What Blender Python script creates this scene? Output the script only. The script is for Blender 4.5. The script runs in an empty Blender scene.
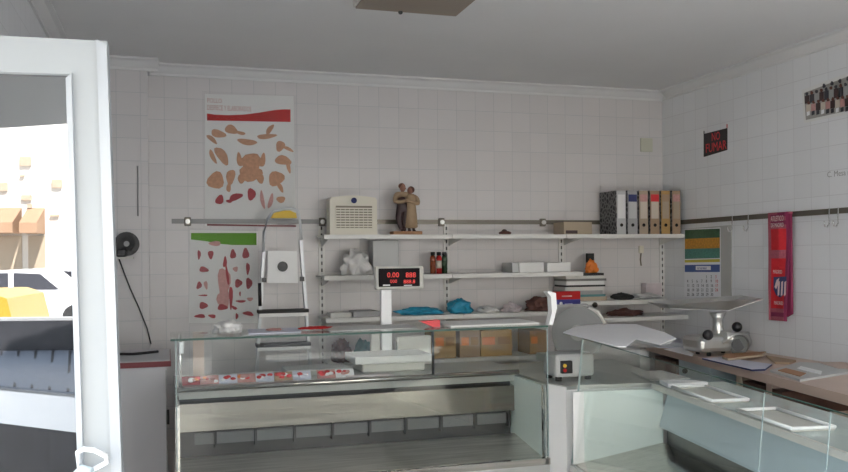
import bpy, bmesh, math, random
from mathutils import Vector, Matrix
random.seed(7)
S = bpy.context.scene; C = S.collection
# ------------------------------------------------------------ camera
YAW = math.radians(17.0); ROLL = 0.010; FPX = 845.0; CX = 424.0; CY = 257.0
EYE = Vector((0, 0, 1.6))
FW = Vector((math.sin(YAW), math.cos(YAW), 0)); RT0 = Vector((math.cos(YAW), -math.sin(YAW), 0)); UP0 = Vector((0, 0, 1))
RT = RT0*math.cos(ROLL) - UP0*math.sin(ROLL); UP = UP0*math.cos(ROLL) + RT0*math.sin(ROLL)
cam = bpy.data.cameras.new('camera'); co = bpy.data.objects.new('camera', cam); C.objects.link(co)
M4 = Matrix.Identity(4)
for i in range(3):
    M4[i][0] = RT[i]; M4[i][1] = UP[i]; M4[i][2] = -FW[i]; M4[i][3] = EYE[i]
co.matrix_world = M4
cam.sensor_width = 36; cam.lens = 36*FPX/848; cam.shift_y = (CY-236)/848; cam.clip_start = 0.05
S.camera = co
# ------------------------------------------------------------ world, sun, exposure
w = bpy.data.worlds.new('sky'); S.world = w; w.use_nodes = True
bg = w.node_tree.nodes['Background']; bg.inputs[0].default_value = (0.78, 0.88, 1.0, 1); bg.inputs[1].default_value = 5.5
sl = bpy.data.lights.new('sun', 'SUN'); sl.energy = 36; sl.angle = 0.01; sl.color = (1, .97, .93)
so = bpy.data.objects.new('sun', sl); C.objects.link(so)
so.rotation_euler = Vector((0.25, 0.62, 0.8)).to_track_quat('Z', 'Y').to_euler(); so.location = (0, 0, 8)
def portal(name, loc, rot, sx, sy):
    l = bpy.data.lights.new(name, 'AREA'); l.shape = 'RECTANGLE'; l.size = sx; l.size_y = sy; l.cycles.is_portal = True
    o = bpy.data.objects.new(name, l); C.objects.link(o); o.location = loc; o.rotation_euler = rot
portal('daylight_front', (-.08, -.62, 1.17), (math.pi/2, 0, math.pi), 1.05, 2.34)
portal('daylight_left', (-.72, .72, 1.12), (math.pi/2, 0, math.pi/2+math.pi), 2.7, 2.2)
portal('daylight_window', (2.39, -.62, 1.42), (math.pi/2, 0, math.pi), 2.78, 1.84)
S.view_settings.view_transform = 'Standard'; S.view_settings.look = 'None'
S.view_settings.gamma = 1; S.view_settings.use_curve_mapping = False
S.view_settings.exposure = -0.42
# ------------------------------------------------------------ helpers
def ray(x, y): return FW + RT*((x-CX)/FPX) + UP*((CY-y)/FPX)
def on(x, y, p, n):
    d = ray(x, y); p = Vector(p); n = Vector(n)
    return EYE + d*((p-EYE).dot(n)/d.dot(n))
def WY(x, y, Y): return on(x, y, (0, Y, 0), (0, 1, 0))
def WX(x, y, X): return on(x, y, (X, 0, 0), (1, 0, 0))
def WZ(x, y, Z): return on(x, y, (0, 0, Z), (0, 0, 1))
def px(x, Y, y=260): return WY(x, y, Y).x
MATS = {}
def mat(name, col, rough=.5, metal=0, emit=0, spec=None, noise=0, nscale=8, bump=0, stretch=None):
    if name in MATS: return MATS[name]
    m = bpy.data.materials.new(name); m.use_nodes = True; nt = m.node_tree; b = nt.nodes['Principled BSDF']
    b.inputs['Base Color'].default_value = (*col, 1); b.inputs['Roughness'].default_value = rough; b.inputs['Metallic'].default_value = metal
    if spec is not None: b.inputs['Specular IOR Level'].default_value = spec
    if emit: b.inputs['Emission Color'].default_value = (*col, 1); b.inputs['Emission Strength'].default_value = emit
    tc = nt.nodes.new('ShaderNodeTexCoord'); mp = nt.nodes.new('ShaderNodeMapping'); nt.links.new(tc.outputs['Object'], mp.inputs[0])
    if stretch: mp.inputs['Scale'].default_value = stretch
    n = nt.nodes.new('ShaderNodeTexNoise'); n.inputs['Scale'].default_value = nscale; n.inputs['Detail'].default_value = 4
    nt.links.new(mp.outputs[0], n.inputs[0])
    k = noise if noise else .03
    r = nt.nodes.new('ShaderNodeMixRGB'); r.blend_type = 'MIX'
    r.inputs[1].default_value = (*[max(0, c*(1-k)) for c in col], 1); r.inputs[2].default_value = (*[min(1, c*(1+k)) for c in col], 1)
    nt.links.new(n.outputs[0], r.inputs[0]); nt.links.new(r.outputs[0], b.inputs['Base Color'])
    if bump:
        bp = nt.nodes.new('ShaderNodeBump'); bp.inputs['Strength'].default_value = bump; bp.inputs['Distance'].default_value = .01
        nt.links.new(n.outputs[0], bp.inputs['Height']); nt.links.new(bp.outputs[0], b.inputs['Normal'])
    MATS[name] = m; return m
def glass(name, tint, refl):
    m = bpy.data.materials.new(name); m.use_nodes = True; nt = m.node_tree; nt.nodes.clear()
    o = nt.nodes.new('ShaderNodeOutputMaterial'); t = nt.nodes.new('ShaderNodeBsdfTransparent'); g = nt.nodes.new('ShaderNodeBsdfGlossy')
    t.inputs[0].default_value = (*tint, 1); g.inputs['Roughness'].default_value = 0.0
    fc = nt.nodes.new('ShaderNodeLayerWeight'); fc.inputs[0].default_value = .5
    pw = nt.nodes.new('ShaderNodeMath'); pw.operation = 'POWER'; pw.inputs[1].default_value = 5; nt.links.new(fc.outputs['Facing'], pw.inputs[0])
    lw = nt.nodes.new('ShaderNodeMath'); lw.operation = 'MULTIPLY_ADD'; lw.inputs[1].default_value = .6; lw.inputs[2].default_value = .04; nt.links.new(pw.outputs[0], lw.inputs[0])
    ad = nt.nodes.new('ShaderNodeMath'); ad.operation = 'ADD'; ad.inputs[1].default_value = refl; ad.use_clamp = True
    x = nt.nodes.new('ShaderNodeMixShader')
    nt.links.new(lw.outputs[0], ad.inputs[0]); nt.links.new(ad.outputs[0], x.inputs[0])
    nt.links.new(t.outputs[0], x.inputs[1]); nt.links.new(g.outputs[0], x.inputs[2]); nt.links.new(x.outputs[0], o.inputs[0])
    MATS[name] = m; return m
def tile(name, axis, T=.15, col=(.68, .655, .655), grout=(.54, .54, .55)):
    m = bpy.data.materials.new(name); m.use_nodes = True; nt = m.node_tree; b = nt.nodes['Principled BSDF']
    tc = nt.nodes.new('ShaderNodeTexCoord'); sp = nt.nodes.new('ShaderNodeSeparateXYZ'); cb = nt.nodes.new('ShaderNodeCombineXYZ')
    nt.links.new(tc.outputs['Object'], sp.inputs[0]); nt.links.new(sp.outputs[axis], cb.inputs[0]); nt.links.new(sp.outputs[2], cb.inputs[1])
    br = nt.nodes.new('ShaderNodeTexBrick'); br.offset = 0; br.squash = 1
    br.inputs['Scale'].default_value = 1; br.inputs['Brick Width'].default_value = T; br.inputs['Row Height'].default_value = T
    br.inputs['Mortar Size'].default_value = .0022; br.inputs['Mortar Smooth'].default_value = .3
    br.inputs['Color1'].default_value = (*col, 1); br.inputs['Color2'].default_value = (*[c*.955 for c in col], 1); br.inputs['Mortar'].default_value = (*grout, 1)
    nt.links.new(cb.outputs[0], br.inputs[0]); nt.links.new(br.outputs[0], b.inputs['Base Color'])
    b.inputs['Roughness'].default_value = .28; b.inputs['Specular IOR Level'].default_value = .4
    bp = nt.nodes.new('ShaderNodeBump'); bp.invert = True; bp.inputs['Strength'].default_value = .4; bp.inputs['Distance'].default_value = .003
    nt.links.new(br.outputs['Fac'], bp.inputs['Height']); nt.links.new(bp.outputs[0], b.inputs['Normal'])
    MATS[name] = m; return m
def dashed(name):   # slotted steel: dark slots every 5 cm
    m = mat(name, (.62, .62, .61), .4); nt = m.node_tree; b = nt.nodes['Principled BSDF']
    tc = nt.nodes.new('ShaderNodeTexCoord'); sp = nt.nodes.new('ShaderNodeSeparateXYZ'); nt.links.new(tc.outputs['Object'], sp.inputs[0])
    a = nt.nodes.new('ShaderNodeMath'); a.operation = 'MULTIPLY'; a.inputs[1].default_value = 1/.05; nt.links.new(sp.outputs[2], a.inputs[0])
    f = nt.nodes.new('ShaderNodeMath'); f.operation = 'FRACT'; nt.links.new(a.outputs[0], f.inputs[0])
    g = nt.nodes.new('ShaderNodeMath'); g.operation = 'GREATER_THAN'; g.inputs[1].default_value = .5; nt.links.new(f.outputs[0], g.inputs[0])
    x = nt.nodes.new('ShaderNodeMixRGB'); x.inputs[1].default_value = (.04, .04, .04, 1); x.inputs[2].default_value = (.6, .6, .6, 1)
    nt.links.new(g.outputs[0], x.inputs[0]); nt.links.new(x.outputs[0], b.inputs['Base Color']); return m
class MB:
    def __init__(s): s.b = bmesh.new(); s.m = []
    def _mi(s, m):
        if m not in s.m: s.m.append(m)
        return s.m.index(m)
    def face(s, pts, m):
        f = s.b.faces.new([s.b.verts.new(Vector(p)) for p in pts]); f.material_index = s._mi(m); return s
    def box(s, a, b, m, M=None, bev=0):
        a, b = Vector(a), Vector(b)
        mm = Matrix.Translation((a+b)/2) @ Matrix.Diagonal((*[max(abs(v), 1e-4) for v in (b-a)], 1))
        if M: mm = M @ mm
        r = bmesh.ops.create_cube(s.b, size=1, matrix=mm)
        fs = set(f for v in r['verts'] for f in v.link_faces)
        if bev:
            es = list(set(e for v in r['verts'] for e in v.link_edges))
            r2 = bmesh.ops.bevel(s.b, geom=es, offset=bev, segments=2, affect='EDGES', profile=.5)
            fs = set(r2['faces']) | set(f for f in fs if f.is_valid)
            vs = set(v for f in fs for v in f.verts); fs = set(f for v in vs for f in v.link_faces)
        i = s._mi(m)
        for f in fs: f.material_index = i
        return s
    def cyl(s, p, q, r, m, r2=None, n=16):
        p, q = Vector(p), Vector(q); d = q-p; L = d.length
        mm = Matrix.Translation((p+q)/2) @ d.to_track_quat('Z', 'Y').to_matrix().to_4x4()
        r_ = bmesh.ops.create_cone(s.b, cap_ends=True, segments=n, radius1=r, radius2=r if r2 is None else r2, depth=L, matrix=mm)
        i = s._mi(m)
        for f in set(f for v in r_['verts'] for f in v.link_faces): f.material_index = i; f.smooth = len(f.verts) == 4
        return s
    def ball(s, c, r, m, sc=(1, 1, 1), R=None):
        mm = Matrix.Translation(c) @ (R if R else Matrix.Identity(4)) @ Matrix.Diagonal((r*sc[0], r*sc[1], r*sc[2], 1))
        r_ = bmesh.ops.create_uvsphere(s.b, u_segments=16, v_segments=10, radius=1, matrix=mm); i = s._mi(m)
        for f in set(f for v in r_['verts'] for f in v.link_faces): f.material_index = i; f.smooth = True
        return s
    def tube(s, pts, r, m, n=8, closed=False):
        pts = [Vector(p) for p in pts]; rings = []; i = s._mi(m); N = len(pts)
        for k, p in enumerate(pts):
            a = pts[(k-1) % N] if closed or k > 0 else p; b = pts[(k+1) % N] if closed or k < N-1 else p
            d = (b-a).normalized(); u = d.cross(Vector((0, 0, 1)) if abs(d.z) < .95 else Vector((1, 0, 0))).normalized(); v = d.cross(u)
            rings.append([s.b.verts.new(p + u*math.cos(t*2*math.pi/n)*r + v*math.sin(t*2*math.pi/n)*r) for t in range(n)])
        for k in range(N if closed else N-1):
            A, B = rings[k], rings[(k+1) % N]
            for t in range(n):
                f = s.b.faces.new([A[t], A[(t+1) % n], B[(t+1) % n], B[t]]); f.material_index = i; f.smooth = True
        if not closed:
            for R_ in (rings[0], rings[-1][::-1]): s.b.faces.new(R_).material_index = i
        return s
    def prism(s, pts, off, m, side=None):   # planar polygon extruded by vector off
        pts = [Vector(p) for p in pts]; off = Vector(off); i = s._mi(m); j = s._mi(side or m)
        A = [s.b.verts.new(p) for p in pts]; B = [s.b.verts.new(p+off) for p in pts]
        s.b.faces.new(A).material_index = i; s.b.faces.new(B[::-1]).material_index = i
        for k in range(len(A)):
            k2 = (k+1) % len(A); s.b.faces.new([A[k], B[k], B[k2], A[k2]]).material_index = j
        return s
    def lathe(s, prof, c, m, n=20, axis=Vector((0, 0, 1))):
        q = axis.to_track_quat('Z', 'Y').to_matrix(); i = s._mi(m); rings = []
        for r, z in prof: rings.append([s.b.verts.new(Vector(c) + q @ Vector((r*math.cos(t*2*math.pi/n), r*math.sin(t*2*math.pi/n), z))) for t in range(n)])
        for A, B in zip(rings, rings[1:]):
            for t in range(n):
                f = s.b.faces.new([A[t], A[(t+1) % n], B[(t+1) % n], B[t]]); f.material_index = i; f.smooth = True
        for R_ in (rings[0], rings[-1]): s.b.faces.new(R_).material_index = i
        return s
    def build(s, name, parent=None, label=None, cat=None, group=None, kind=None):
        bmesh.ops.recalc_face_normals(s.b, faces=s.b.faces); me = bpy.data.meshes.new(name); s.b.to_mesh(me); s.b.free()
        for m in s.m: me.materials.append(MATS[m])
        o = bpy.data.objects.new(name, me); C.objects.link(o); o.parent = parent
        if parent is not None: o.matrix_parent_inverse = Matrix.Translation(-parent.location)
        tag(o, label, cat, group, kind); return o
def tag(o, label=None, cat=None, group=None, kind=None):
    for k, v in (('label', label), ('category', cat), ('group', group), ('kind', kind)):
        if v: o[k] = v
def thing(name, loc, label, cat, group=None):
    o = bpy.data.objects.new(name, None); C.objects.link(o); o.location = loc; o.empty_display_size = .05; tag(o, label, cat, group); return o
def st(mb, name, parent=None): return mb.build(name, parent, kind=None if parent else 'structure')
def text(s, o, xd, ud, size, m, parent, name='lettering', w=None):
    """lettering lying on a surface: o lower left corner, xd reading direction, ud up"""
    cu = bpy.data.curves.new('t', 'FONT'); cu.body = s; cu.size = size; cu.extrude = .0003; cu.resolution_u = 2
    t = bpy.data.objects.new('t', cu); C.objects.link(t); dg = bpy.context.evaluated_depsgraph_get(); dg.update()
    me = bpy.data.meshes.new_from_object(t.evaluated_get(dg)); bpy.data.objects.remove(t); bpy.data.curves.remove(cu)
    xd, ud = Vector(xd).normalized(), Vector(ud).normalized(); nd = xd.cross(ud)
    wx = max((v.co.x for v in me.vertices), default=1); k = (w/wx) if w else 1
    for v in me.vertices: v.co = Vector(o) + xd*v.co.x*k + ud*v.co.y + nd*v.co.z
    me.materials.clear(); me.materials.append(MATS[m]); me.name = name
    ob = bpy.data.objects.new(name, me); C.objects.link(ob); ob.parent = parent
    if parent is not None: ob.matrix_parent_inverse = Matrix.Translation(-parent.location)
    return ob
class Sheet:
    """flat print on a plane: pixel shapes laid on the plane with tiny lifts"""
    def __init__(s, p, n): s.p = Vector(p); s.n = Vector(n).normalized(); s.mb = MB(); s.k = 0
    def at(s, x, y, lift=0): return on(x, y, s.p + s.n*lift, s.n)
    def poly(s, pts, m, th=.0006):
        s.k += 1; L = s.k*.00025
        s.mb.prism([s.at(x, y, 0)+s.n*L for x, y in pts], s.n*th, m); return s
    def rect(s, x0, y0, x1, y1, m, th=.0006): return s.poly([(x0, y0), (x1, y0), (x1, y1), (x0, y1)], m, th)
    def blob(s, cx, cy, rx, ry, a, m, wob=.12, n=14):
        a = math.radians(a); pts = []; ph = random.random()*6
        for t in range(n):
            u = t*2*math.pi/n; k = 1 + wob*math.sin(3*u+ph); X = rx*k*math.cos(u); Y = ry*k*math.sin(u)
            pts.append((cx+X*math.cos(a)-Y*math.sin(a), cy+X*math.sin(a)+Y*math.cos(a)))
        return s.poly(pts, m)
def skin(name, joints, edges, rad, m, parent, M):
    me = bpy.data.meshes.new(name); me.from_pydata([M @ Vector(j) for j in joints], edges, [])
    o = bpy.data.objects.new(name, me); C.objects.link(o)
    sk = o.modifiers.new('s', 'SKIN'); sk.use_smooth_shade = True
    for i, v in enumerate(me.skin_vertices[0].data): v.radius = (rad[i], rad[i]) if not isinstance(rad[i], tuple) else rad[i]; v.use_root = (i == 0)
    sb = o.modifiers.new('u', 'SUBSURF'); sb.levels = 1; sb.render_levels = 1
    dg = bpy.context.evaluated_depsgraph_get(); dg.update(); nm = bpy.data.meshes.new_from_object(o.evaluated_get(dg))
    bpy.data.objects.remove(o); nm.materials.clear(); nm.materials.append(MATS[m])
    ob = bpy.data.objects.new(name, nm); C.objects.link(ob); ob.parent = parent
    if parent is not None: ob.matrix_parent_inverse = Matrix.Translation(-parent.location)
    for p in nm.polygons: p.use_smooth = True
    return ob
# ------------------------------------------------------------ materials
tile('tile_back', 0); tile('tile_right_lit', 1, col=(.80, .81, .83), grout=(.66, .66, .68))  # right wall tile is a lighter, bluer copy: daylight put into its colour
mat('plaster', (.80, .80, .80), .9, noise=.04, nscale=2); mat('cornice', (.74, .74, .74), .7)
mat('floor', (.62, .57, .53), .35, noise=.15, nscale=5); mat('alu', (.44, .47, .50), .4, .15); mat('alu_white', (.40, .425, .44), .4); mat('ladder_metal', (.60, .62, .64), .35, .2)
mat('steel', (.50, .475, .44), .13, .97, noise=.4, nscale=2.5, bump=.08, stretch=(1, 22, 22)); mat('steel_deck', (.60, .58, .55), .3, .75, noise=.5, nscale=3, bump=.05, stretch=(1, 16, 16)); mat('steel_soft', (.62, .63, .62), .38, .8, noise=.1, nscale=5)
mat('steel_dark', (.20, .20, .19), .35, .6, noise=.2, nscale=6); mat('chrome', (.8, .8, .8), .1, 1)
mat('white', (.80, .80, .79), .4); mat('white_gloss', (.93, .94, .95), .3); mat('offwhite', (.66, .65, .61), .45); mat('shelf_white', (.72, .715, .69), .4)
mat('grille_grey', (.13, .135, .14), .6); mat('mint_dark', (.50, .58, .56), .25); mat('cabinet_white', (.58, .575, .60), .45); mat('slicer_disc', (.22, .225, .23), .5); mat('mint', (.74, .84, .82), .35); mat('paleblue', (.52, .62, .66), .4); mat('black', (.015, .015, .017), .4); mat('rubber', (.03, .03, .03), .7)
mat('rail', (.16, .145, .12), .35, .6, noise=.2, nscale=6); mat('rail_steel', (.24, .24, .24), .4, .1); mat('steel_brushed', (.20, .185, .165), .2, .95, noise=.4, nscale=2.5, bump=.08, stretch=(1, 22, 22))
mat('red', (.50, .03, .03), .7, spec=.1); mat('bright_red', (.75, .04, .05), .35); mat('dark_red', (.18, .02, .03), .5); mat('paper', (.86, .86, .89), .7)
mat('lilac_paper', (.62, .63, .74), .6); mat('cream', (.74, .70, .60), .5); mat('grille_dark', (.25, .22, .17), .6)
mat('skin_meat', (.52, .28, .17), .6, noise=.3, nscale=60); mat('meat', (.35, .05, .06), .6, noise=.3, nscale=60); mat('meat_pink', (.55, .30, .28), .6, noise=.25, nscale=60)
mat('green_band', (.13, .35, .03), .7, spec=.1); mat('poster_paper', (.78, .78, .77), .8, spec=.1); mat('plastic_film', (.74, .74, .73), .15)
mat('wood', (.40, .20, .09), .5, noise=.3, nscale=14, stretch=(1, 6, 6)); mat('dark_wood', (.10, .045, .03), .5, noise=.2, nscale=12)
mat('pink_top', (.56, .42, .35), .35, noise=.1, nscale=6); mat('board_edge', (.60, .46, .38), .5); mat('kraft', (.45, .28, .10), .7, noise=.2, nscale=9)
mat('kraft_dark', (.33, .17, .05), .7, noise=.2, nscale=9); mat('orange', (.80, .22, .03), .5); mat('yellow', (.75, .50, .04), .5); mat('yellow_car', (.45, .29, .03), .3)
mat('blue_box', (.03, .03, .22), .4); mat('blue', (.02, .28, .45), .35, noise=.4, nscale=30); mat('navy', (.03, .04, .14), .6)
mat('grey', (.36, .36, .36), .5); mat('grey_light', (.52, .53, .53), .45); mat('cast', (.60, .61, .60), .3, .7); mat('bag', (.76, .75, .74), .3, noise=.1, nscale=20)
mat('lilac_bag', (.62, .55, .57), .4, noise=.15, nscale=20); mat('brown_cloth', (.12, .05, .04), .7, noise=.4, nscale=20); mat('teal', (.10, .25, .26), .6)
mat('marble_print', (.03, .03, .03), .6); mat('tan', (.42, .34, .25), .6, noise=.1); mat('tan_orange', (.40, .28, .18), .6, noise=.15); mat('label', (.62, .55, .47), .6)
mat('led', (.9, .06, .05), .5, emit=.5); mat('display', (.012, .008, .01), .5, spec=.1); mat('bottle_brown', (.28, .07, .03), .2); mat('bottle_green', (.04, .08, .04), .2)
mat('fig_dark', (.055, .03, .03), .5, noise=.2, nscale=40); mat('fig_tan', (.36, .25, .15), .5, noise=.2, nscale=40); mat('fig_skin', (.33, .16, .11), .5); mat('fig_hair', (.13, .05, .035), .6)
mat('cal_green', (.03, .09, .04), .4, noise=.6, nscale=60); mat('cal_orange', (.55, .25, .02), .4, noise=.6, nscale=70); mat('cal_teal', (.06, .22, .17), .4, noise=.6, nscale=70); mat('cal_yellow', (.6, .5, .05), .4); mat('cal_blue', (.05, .10, .30), .4)
mat('ink', (.05, .05, .06), .6); mat('red_ink', (.6, .05, .06), .6); mat('shadow_grey', (.45, .45, .43), .6)
mat('scarf_red', (.62, .02, .03), .8, noise=.15, nscale=80); mat('scarf_mix', (.40, .10, .14), .9, noise=.5, nscale=120); mat('scarf_edge', (.26, .03, .09), .9); mat('scarf_white', (.72, .55, .55), .9)
mat('photo_ground', (.36, .35, .33), .5, noise=.2, nscale=40); mat('fixture', (.30, .25, .20), .5, noise=.05); mat('switch', (.58, .58, .48), .4)
mat('hole', (.01, .01, .01), .9); mat('asphalt', (.10, .10, .11), .9, noise=.2, nscale=3); mat('pavement', (.45, .44, .42), .9, noise=.15, nscale=3); mat('facade', (.72, .68, .62), .9, noise=.05)
mat('awning', (.34, .21, .13), .8); mat('brick', (.35, .16, .10), .9); mat('window_dark', (.05, .05, .06), .1); mat('car_white', (.8, .8, .8), .25); mat('planter', (.03, .03, .035), .5, noise=.6, nscale=9); mat('slate', (.16, .18, .22), .5)
glass('glass', (.965, .98, .972), -.015); glass('glass_door', (.22, .23, .24), .34); mat('film', (.7, .7, .7), .5)
film_ = MATS['film'].node_tree; fo_ = film_.nodes['Principled BSDF']; fo_.inputs['Alpha'].default_value = .03; fo_.inputs['Specular IOR Level'].default_value = .1
mat('glass_edge', (.03, .09, .07), .5); mat('glass_edge_light', (.33, .41, .41), .2)
dashed('slots')
n_ = MATS['marble_print'].node_tree; v_ = n_.nodes.new('ShaderNodeTexVoronoi'); v_.inputs['Scale'].default_value = 28; v_.feature = 'DISTANCE_TO_EDGE'
r_ = n_.nodes.new('ShaderNodeValToRGB'); r_.color_ramp.elements[0].color = (.22, .22, .22, 1); r_.color_ramp.elements[1].color = (.015, .015, .018, 1); r_.color_ramp.elements[1].position = .25
t_ = n_.nodes.new('ShaderNodeTexCoord'); n_.links.new(t_.outputs['Object'], v_.inputs[0]); n_.links.new(v_.outputs[0], r_.inputs[0]); n_.links.new(r_.outputs[0], n_.nodes['Principled BSDF'].inputs['Base Color'])
# ------------------------------------------------------------ room
D = 6.0; XR = 3.87; XL = -.62; CZ = 2.92; YF = -.65
st(MB().box((XL-.12, YF, -.1), (XR+.2, D+.2, 0), 'floor'), 'floor')
st(MB().box((XL-.12, YF-.15, CZ), (XR+.2, D+.2, CZ+.2), 'plaster'), 'ceiling')
st(MB().box((XL-.12, D, 0), (XR+.2, D+.2, CZ), 'tile_back'), 'wall_back')
st(MB().box((XR, YF-.15, 0), (XR+.2, D, CZ), 'tile_right_lit'), 'wall_right')
st(MB().box((XL-.12, 2.1, 0), (XL, D, CZ), 'tile_right_lit'), 'wall_left')
st(MB().box((XL, 5.86, 0), (px(149, 5.86), D, CZ), 'tile_back'), 'wall_pillar')
fw = MB().box((.45, YF-.15, 0), (XR, YF, .5), 'plaster').box((.45, YF-.15, .5), (1.0, YF, 2.35), 'plaster').box((3.78, YF-.15, .5), (XR, YF, 2.35), 'plaster').box((XL-.12, YF-.15, 2.35), (XR, YF, CZ), 'plaster')
st(fw, 'wall_front')
st(MB().prism([(XL-.12, YF, 2.33), (XL-.12, .95, 2.06), (XL-.12, 2.09, 2.06), (XL-.12, 2.09, CZ), (XL-.12, YF, CZ)], (.12, 0, 0), 'plaster'), 'wall_header')
def cornice(name, p, q, inw):
    p, q, inw = Vector(p), Vector(q), Vector(inw)
    pr = [(0, 0), (.075, 0), (.075, -.012), (.05, -.02), (.03, -.045), (.014, -.06), (.014, -.075), (0, -.075)]
    st(MB().prism([p + inw*a + Vector((0, 0, b)) for a, b in pr], q-p, 'cornice'), name)
xp = px(149, 5.86)
cornice('trim_1', (xp+.005, D, CZ), (XR, D, CZ), (0, -1, 0)); cornice('trim_2', (XR, D-.08, CZ), (XR, YF, CZ), (-1, 0, 0))
cornice('trim_3', (XL, 5.86, CZ), (xp+.07, 5.86, CZ), (0, -1, 0)); cornice('trim_4', (XL, 5.78, CZ), (XL, 2.1, CZ), (1, 0, 0)); cornice('trim_5', (xp, D-.01, CZ), (xp, 5.87, CZ), (1, 0, 0))
# ------------------------------------------------------------ door leaf in front left (aluminium with a glass pane)
la = math.radians(2.0); E = Vector((math.cos(la), -math.sin(la), 0)); NM = Vector((-math.sin(la), -math.cos(la), 0)); PL = Vector((-.126, 2.05, 0))
def L(x, y, lift=0): return on(x, y, PL + NM*lift, NM)
dz = thing('glazed_door', (-.35, 2.06, 0), 'open white aluminium glazed door standing in the left foreground, street mirrored in its pane', 'door')
o_tl, o_tr = L(-30, 34), L(107, 41); o_br = L(122, 472); i_tr = L(72, 74); i_br = L(84, 472)
def down(p, q, z): return p + (q-p)*((z-p.z)/(q.z-p.z))
o_b = down(o_tr, o_br, .02); i_b = down(i_tr, i_br, .12); xl_ = L(-30, 100); 
lo = Vector((xl_.x, xl_.y, 0)); v = lambda p, z: Vector((p.x, p.y, z))
th = NM*-.045
MB().prism([o_tr, o_b, v(i_b, .02), i_b, i_tr], th, 'alu_white').build('stile', dz)
MB().prism([down(o_tr, o_br, o_tr.z-.01)+NM*.012, o_b+NM*.012, o_b+NM*.012-E*.022, o_tr-E*.022+NM*.012], -NM*.012, 'alu').build('stile_lip', dz)
MB().prism([o_tl, o_tr, i_tr, L(-30, 71)], th, 'alu_white').build('top_rail', dz)
MB().prism([v(lo, .12), v(i_b, .12), v(i_b, .02), v(lo, .02)], th, 'alu_white').build('bottom_rail', dz)
MB().prism([o_tl, L(-30, 71), v(lo, .02), v(lo, .02)-E*.06, o_tl-E*.06], th, 'alu_white').build('hinge_stile', dz)
ins = 'alu'
MB().prism([i_tr+Vector((0, 0, -.0)), i_tr-E*.012+Vector((0, 0, -.012)), i_b-E*.012, i_b], NM*.012, ins).build('glazing_bead', dz)
MB().prism([L(-30, 71)-NM*.02, i_tr-NM*.02, i_b-NM*.02, v(lo, .12)-NM*.02], -NM*.006, 'glass_door').build('pane', dz)
# pull handle: bent clear tube ring
hp = [L(80, 470, .01), L(78, 452, .03), L(84, 449, .05), L(94, 450, .06), L(106, 456, .06), L(107, 462, .05), L(100, 466, .03), L(92, 470, .01)]
MB().tube(hp, .006, 'white_gloss').tube([L(76, 474, .01), L(82, 468, .05), L(92, 471, .06)], .008, 'paleblue').build('pull_handle', dz)
# ------------------------------------------------------------ street behind the camera (seen mirrored in the pane)
def RF(x, y, d):   # world point seen mirrored in the door pane at pixel x,y, at depth d along the view axis
    p = EYE + ray(x, y)*d
    return p - NM*2*((p-PL).dot(NM))
st(MB().box((-26, -34, -.12), (20, YF, -.02), 'pavement'), 'ground_street')
st(MB().box((-26, -13, -.019), (20, -6, -.005), 'asphalt'), 'ground_road')
st(MB().box((-26, YF, -.12), (XL-.12, 9, -.02), 'pavement'), 'ground_side')
b = thing('street_building', (-6, -26, -.02), 'sunlit cream building across the street with an arcade of brown awnings', 'building')
MB().box((-20, -30, -.02), (12, -24, 14), 'facade').build('facade', b)
for i, (x, y, ww, hh) in enumerate([(33, 165, 10, 9), (34, 200, 9, 5), (37, 208, 4, 4), (30, 179, 4, 2), (60, 217, 8, 2), (12, 190, 9, 8), (62, 186, 9, 8)]):
    p = RF(x, y, 27); k = 27/FPX/2
    MB().box((p.x-ww*k, -24.02, p.z-hh*k), (p.x+ww*k, -23.9, p.z+hh*k), 'tan').build('window', b)
for x0, x1 in ((-9, 22), (28, 44)):
    a, c = RF(x1, 224, 26), RF(x0, 224, 26)
    MB().prism([(a.x, -23.99, a.z+.5), (a.x, -22.8, a.z), (a.x, -22.8, a.z-.3), (a.x, -23.99, a.z-.3)], (c.x-a.x, 0, 0), 'awning').build('awning', b)
    MB().box((a.x, -24.03, -.01), (c.x, -23.95, a.z-.35), 'tan').build('shop_window', b)
def car(name, cm, loc, ang, label, L_=4.1, H=1.42, van=False):
    t = thing(name, loc, label, 'car'); R = Matrix.Translation(loc) @ Matrix.Rotation(ang, 4, 'Z')
    def P(x, y, z): return R @ Vector((x, y, z))
    l = L_/2; body = [(-l, .3), (-l, .72), (-l*.9, .86), (-l*.45, .92), (l*.5, .92), (l*.93, .82), (l, .6), (l, .3)]
    MB().prism([P(x, -.85, z) for x, z in body], R.to_3x3() @ Vector((0, 1.7, 0)), cm).build('body', t)
    cab = [(-l*.72, .92), (-l*.5, H-.03), (-l*.1, H), (l*.25, H-.04), (l*.52, .92)]
    if van: cab = [(-l*.95, .92), (-l*.93, H-.08), (-l*.86, H), (l*.8, H), (l*.88, H-.06), (l*.92, .92)]
    MB().prism([P(x, -.72, z) for x, z in cab], R.to_3x3() @ Vector((0, 1.44, 0)), cm).build('cabin', t)
    for s in (-1, 1):
        if van: MB().prism([P(x, s*.73, z) for x, z in [(l*.25, .85), (l*.25, H-.13), (l*.72, H-.13), (l*.76, .85)]], R.to_3x3() @ Vector((0, s*.02, 0)), 'window_dark').build('side_window', t)
        MB().prism([P(x, s*.73, z) for x, z in [(-l*.6, .96), (-l*.47, H-.09), (-l*.12, H-.07), (-l*.12, .96)]], R.to_3x3() @ Vector((0, s*.02, 0)), 'window_dark').build('side_window', t)
        MB().prism([P(x, s*.73, z) for x, z in [(-l*.06, .96), (-l*.06, H-.07), (l*.22, H-.1), (l*.42, .96)]], R.to_3x3() @ Vector((0, s*.02, 0)), 'window_dark').build('side_window', t)
        for x in (-l*.62, l*.62): MB().cyl(P(x, s*.66, .31), P(x, s*.88, .31), .31, 'rubber', n=20).build('wheel', t)
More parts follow.
